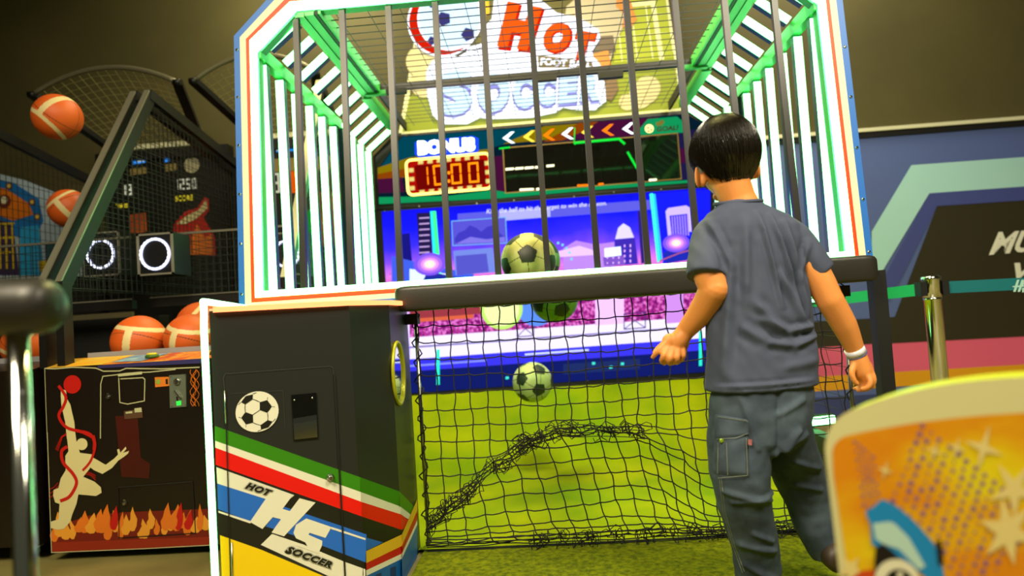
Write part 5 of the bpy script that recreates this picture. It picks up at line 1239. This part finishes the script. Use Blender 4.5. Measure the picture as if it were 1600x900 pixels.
# shoes
brown = M('brown_leather', (52, 40, 28), .5)
for c, yw, tilt in ((K(1192, 936, .05), .1, 0), (K(1300, 872, .08), -.1, .35)):
    def f(b, c=c, yw=yw, tilt=tilt):
        u = V(-sin(yw), cos(yw), 0); s_ = V(cos(yw), sin(yw), 0); z = V(0, 0, 1); z0 = c.z if tilt else .032+.012
        rings = []
        for q, w_, h, up in ((-.058, .018, .014, .008), (-.050, .030, .030, .010), (-.02, .034, .040, .016), (.02, .033, .034, .010), (.07, .037, .024, 0), (.105, .033, .018, -.003), (.125, .018, .010, -.004)):
            cc = V(c.x, c.y, z0)+u*q+z*(up-q*tilt*.0); rings.append((cc, w_, h))
        vs = []; fs = []; n_ = 18
        for cc, w_, h in rings:
            for k in range(n_): a2 = 2*pi*k/n_; vs.append(cc+s_*w_*cos(a2)+z*max(-.028-(cc.z-z0), h*sin(a2)))
        for j in range(len(rings)-1):
            for k in range(n_): fs.append((j*n_+k, j*n_+(k+1) % n_, (j+1)*n_+(k+1) % n_, (j+1)*n_+k))
        fs.append(tuple(range(n_))[::-1]); fs.append(tuple((len(rings)-1)*n_+k for k in range(n_))); b.add(vs, fs, brown, True)
    part('shoe', f, t, 'dark brown shoe')
# wristband
wc = K(1337, 550, .02); wd_ = (WR-ER).normalized()
part('wristband', lambda b: b.lathe(wc-wd_*.011, [(.0230, 0), (.0250, 0), (.0250, .018), (.0230, .018)], M('paper_band', (215, 215, 225), .4), 28, wd_), t, 'white paper wristband')
part('wristband_edge', lambda b: b.lathe(wc+wd_*.007, [(.0245, 0), (.0254, 0), (.0254, .002), (.0245, .002)], M('band_blue', (70, 80, 160), .4), 28, wd_), t, 'blue edge of the wristband')
# hair
hair = M('black_hair', (22, 17, 9), .27, spec=.8)
HC2 = K(1132, 236, .015)
def hp(az, el, r=1.0):    # az 0 = straight back (towards the camera)
    x = sin(az)*cos(el); y = -cos(az)*cos(el); z = sin(el)
    bulge = 1+.02*math.exp(-((el+.1)/.35)**2)-(.10*min(1, max(0, -el-.25)/.5))
    return HC2+HX*x*.0865*r*bulge+HF*y*(.099 if y < 0 else .096)*r*bulge+V(0, 0, z*(.094 if z > 0 else .122)*r)
def low(az):              # hairline elevation
    a2 = abs((az+pi) % (2*pi)-pi)
    if a2 < 1.1: return -.84+.16*(a2/1.1)**2-.02*sin(az*9)
    if a2 < 1.4: q = (a2-1.1)/.3; return -.68+.34*q*q*(3-2*q)
    if a2 < 1.75: return -.34
    q = min(1, (a2-1.75)/1.0); return -.34+.72*q
mb = MB(); vs = []; fs = []; na, ne = 72, 26
for j in range(ne+1):
    for i in range(na):
        az = 2*pi*i/na; l_ = low(az); el = pi/2-(pi/2-l_)*(j/ne); g = .010*noise.noise(V(az*7, el*.8, 2)); r = 1.0+g-.05*max(0, (j/ne-.86)/.14)
        vs.append(hp(az, el, r))
for j in range(ne):
    for i in range(na): fs.append((j*na+i, (j+1)*na+i, (j+1)*na+(i+1) % na, j*na+(i+1) % na))
vs2 = [v for v in vs[ne*na:]]; k0 = len(vs)
vs += [HC2+(v-HC2)*.80 for v in vs2]
for i in range(na): fs.append((ne*na+i, k0+i, k0+(i+1) % na, ne*na+(i+1) % na))
mb.add(vs, fs, hair, True)
random.seed(3)
CR = (0.15, 1.20)          # crown whorl
for k in range(5200):
    az = random.uniform(-2.9, 2.9) if k % 5 else random.uniform(-pi, pi); l_ = low(az)
    e0 = random.uniform(.15, 1) ** .6*(1.40-.0); e0 = max(l_+.25, min(1.42, e0 if k % 3 else random.uniform(l_+.2, 1.4)))
    ln = random.uniform(.55, 1.05); e1 = max(l_-.05+random.uniform(-.05, .04), e0-ln); tw = random.uniform(-.08, .08)+.16*(1-e0/1.5); lift = random.uniform(1.004, 1.022)
    pts = [hp(az+tw*q, e0+(e1-e0)*q, lift+.006*sin(q*pi)-.010*q*(random.random() > .2)) for q in (0, .2, .4, .6, .8, 1)]
    mb.tube(pts, [.0003, .0007, .0008, .0008, .0006, .0002], hair, 3, caps=False)
for k in range(26):
    az = random.uniform(-pi, pi); a_ = hp(az, 1.3, 1.01); mb.tube([a_, a_+V(random.uniform(-.006, .006), random.uniform(-.006, .006), .006), a_+V(random.uniform(-.014, .014), random.uniform(-.01, .01), .011)], [.0004, .0004, .0001], hair, 3, caps=False)
mb.build('hair', t, 'short black bowl-cut hair')
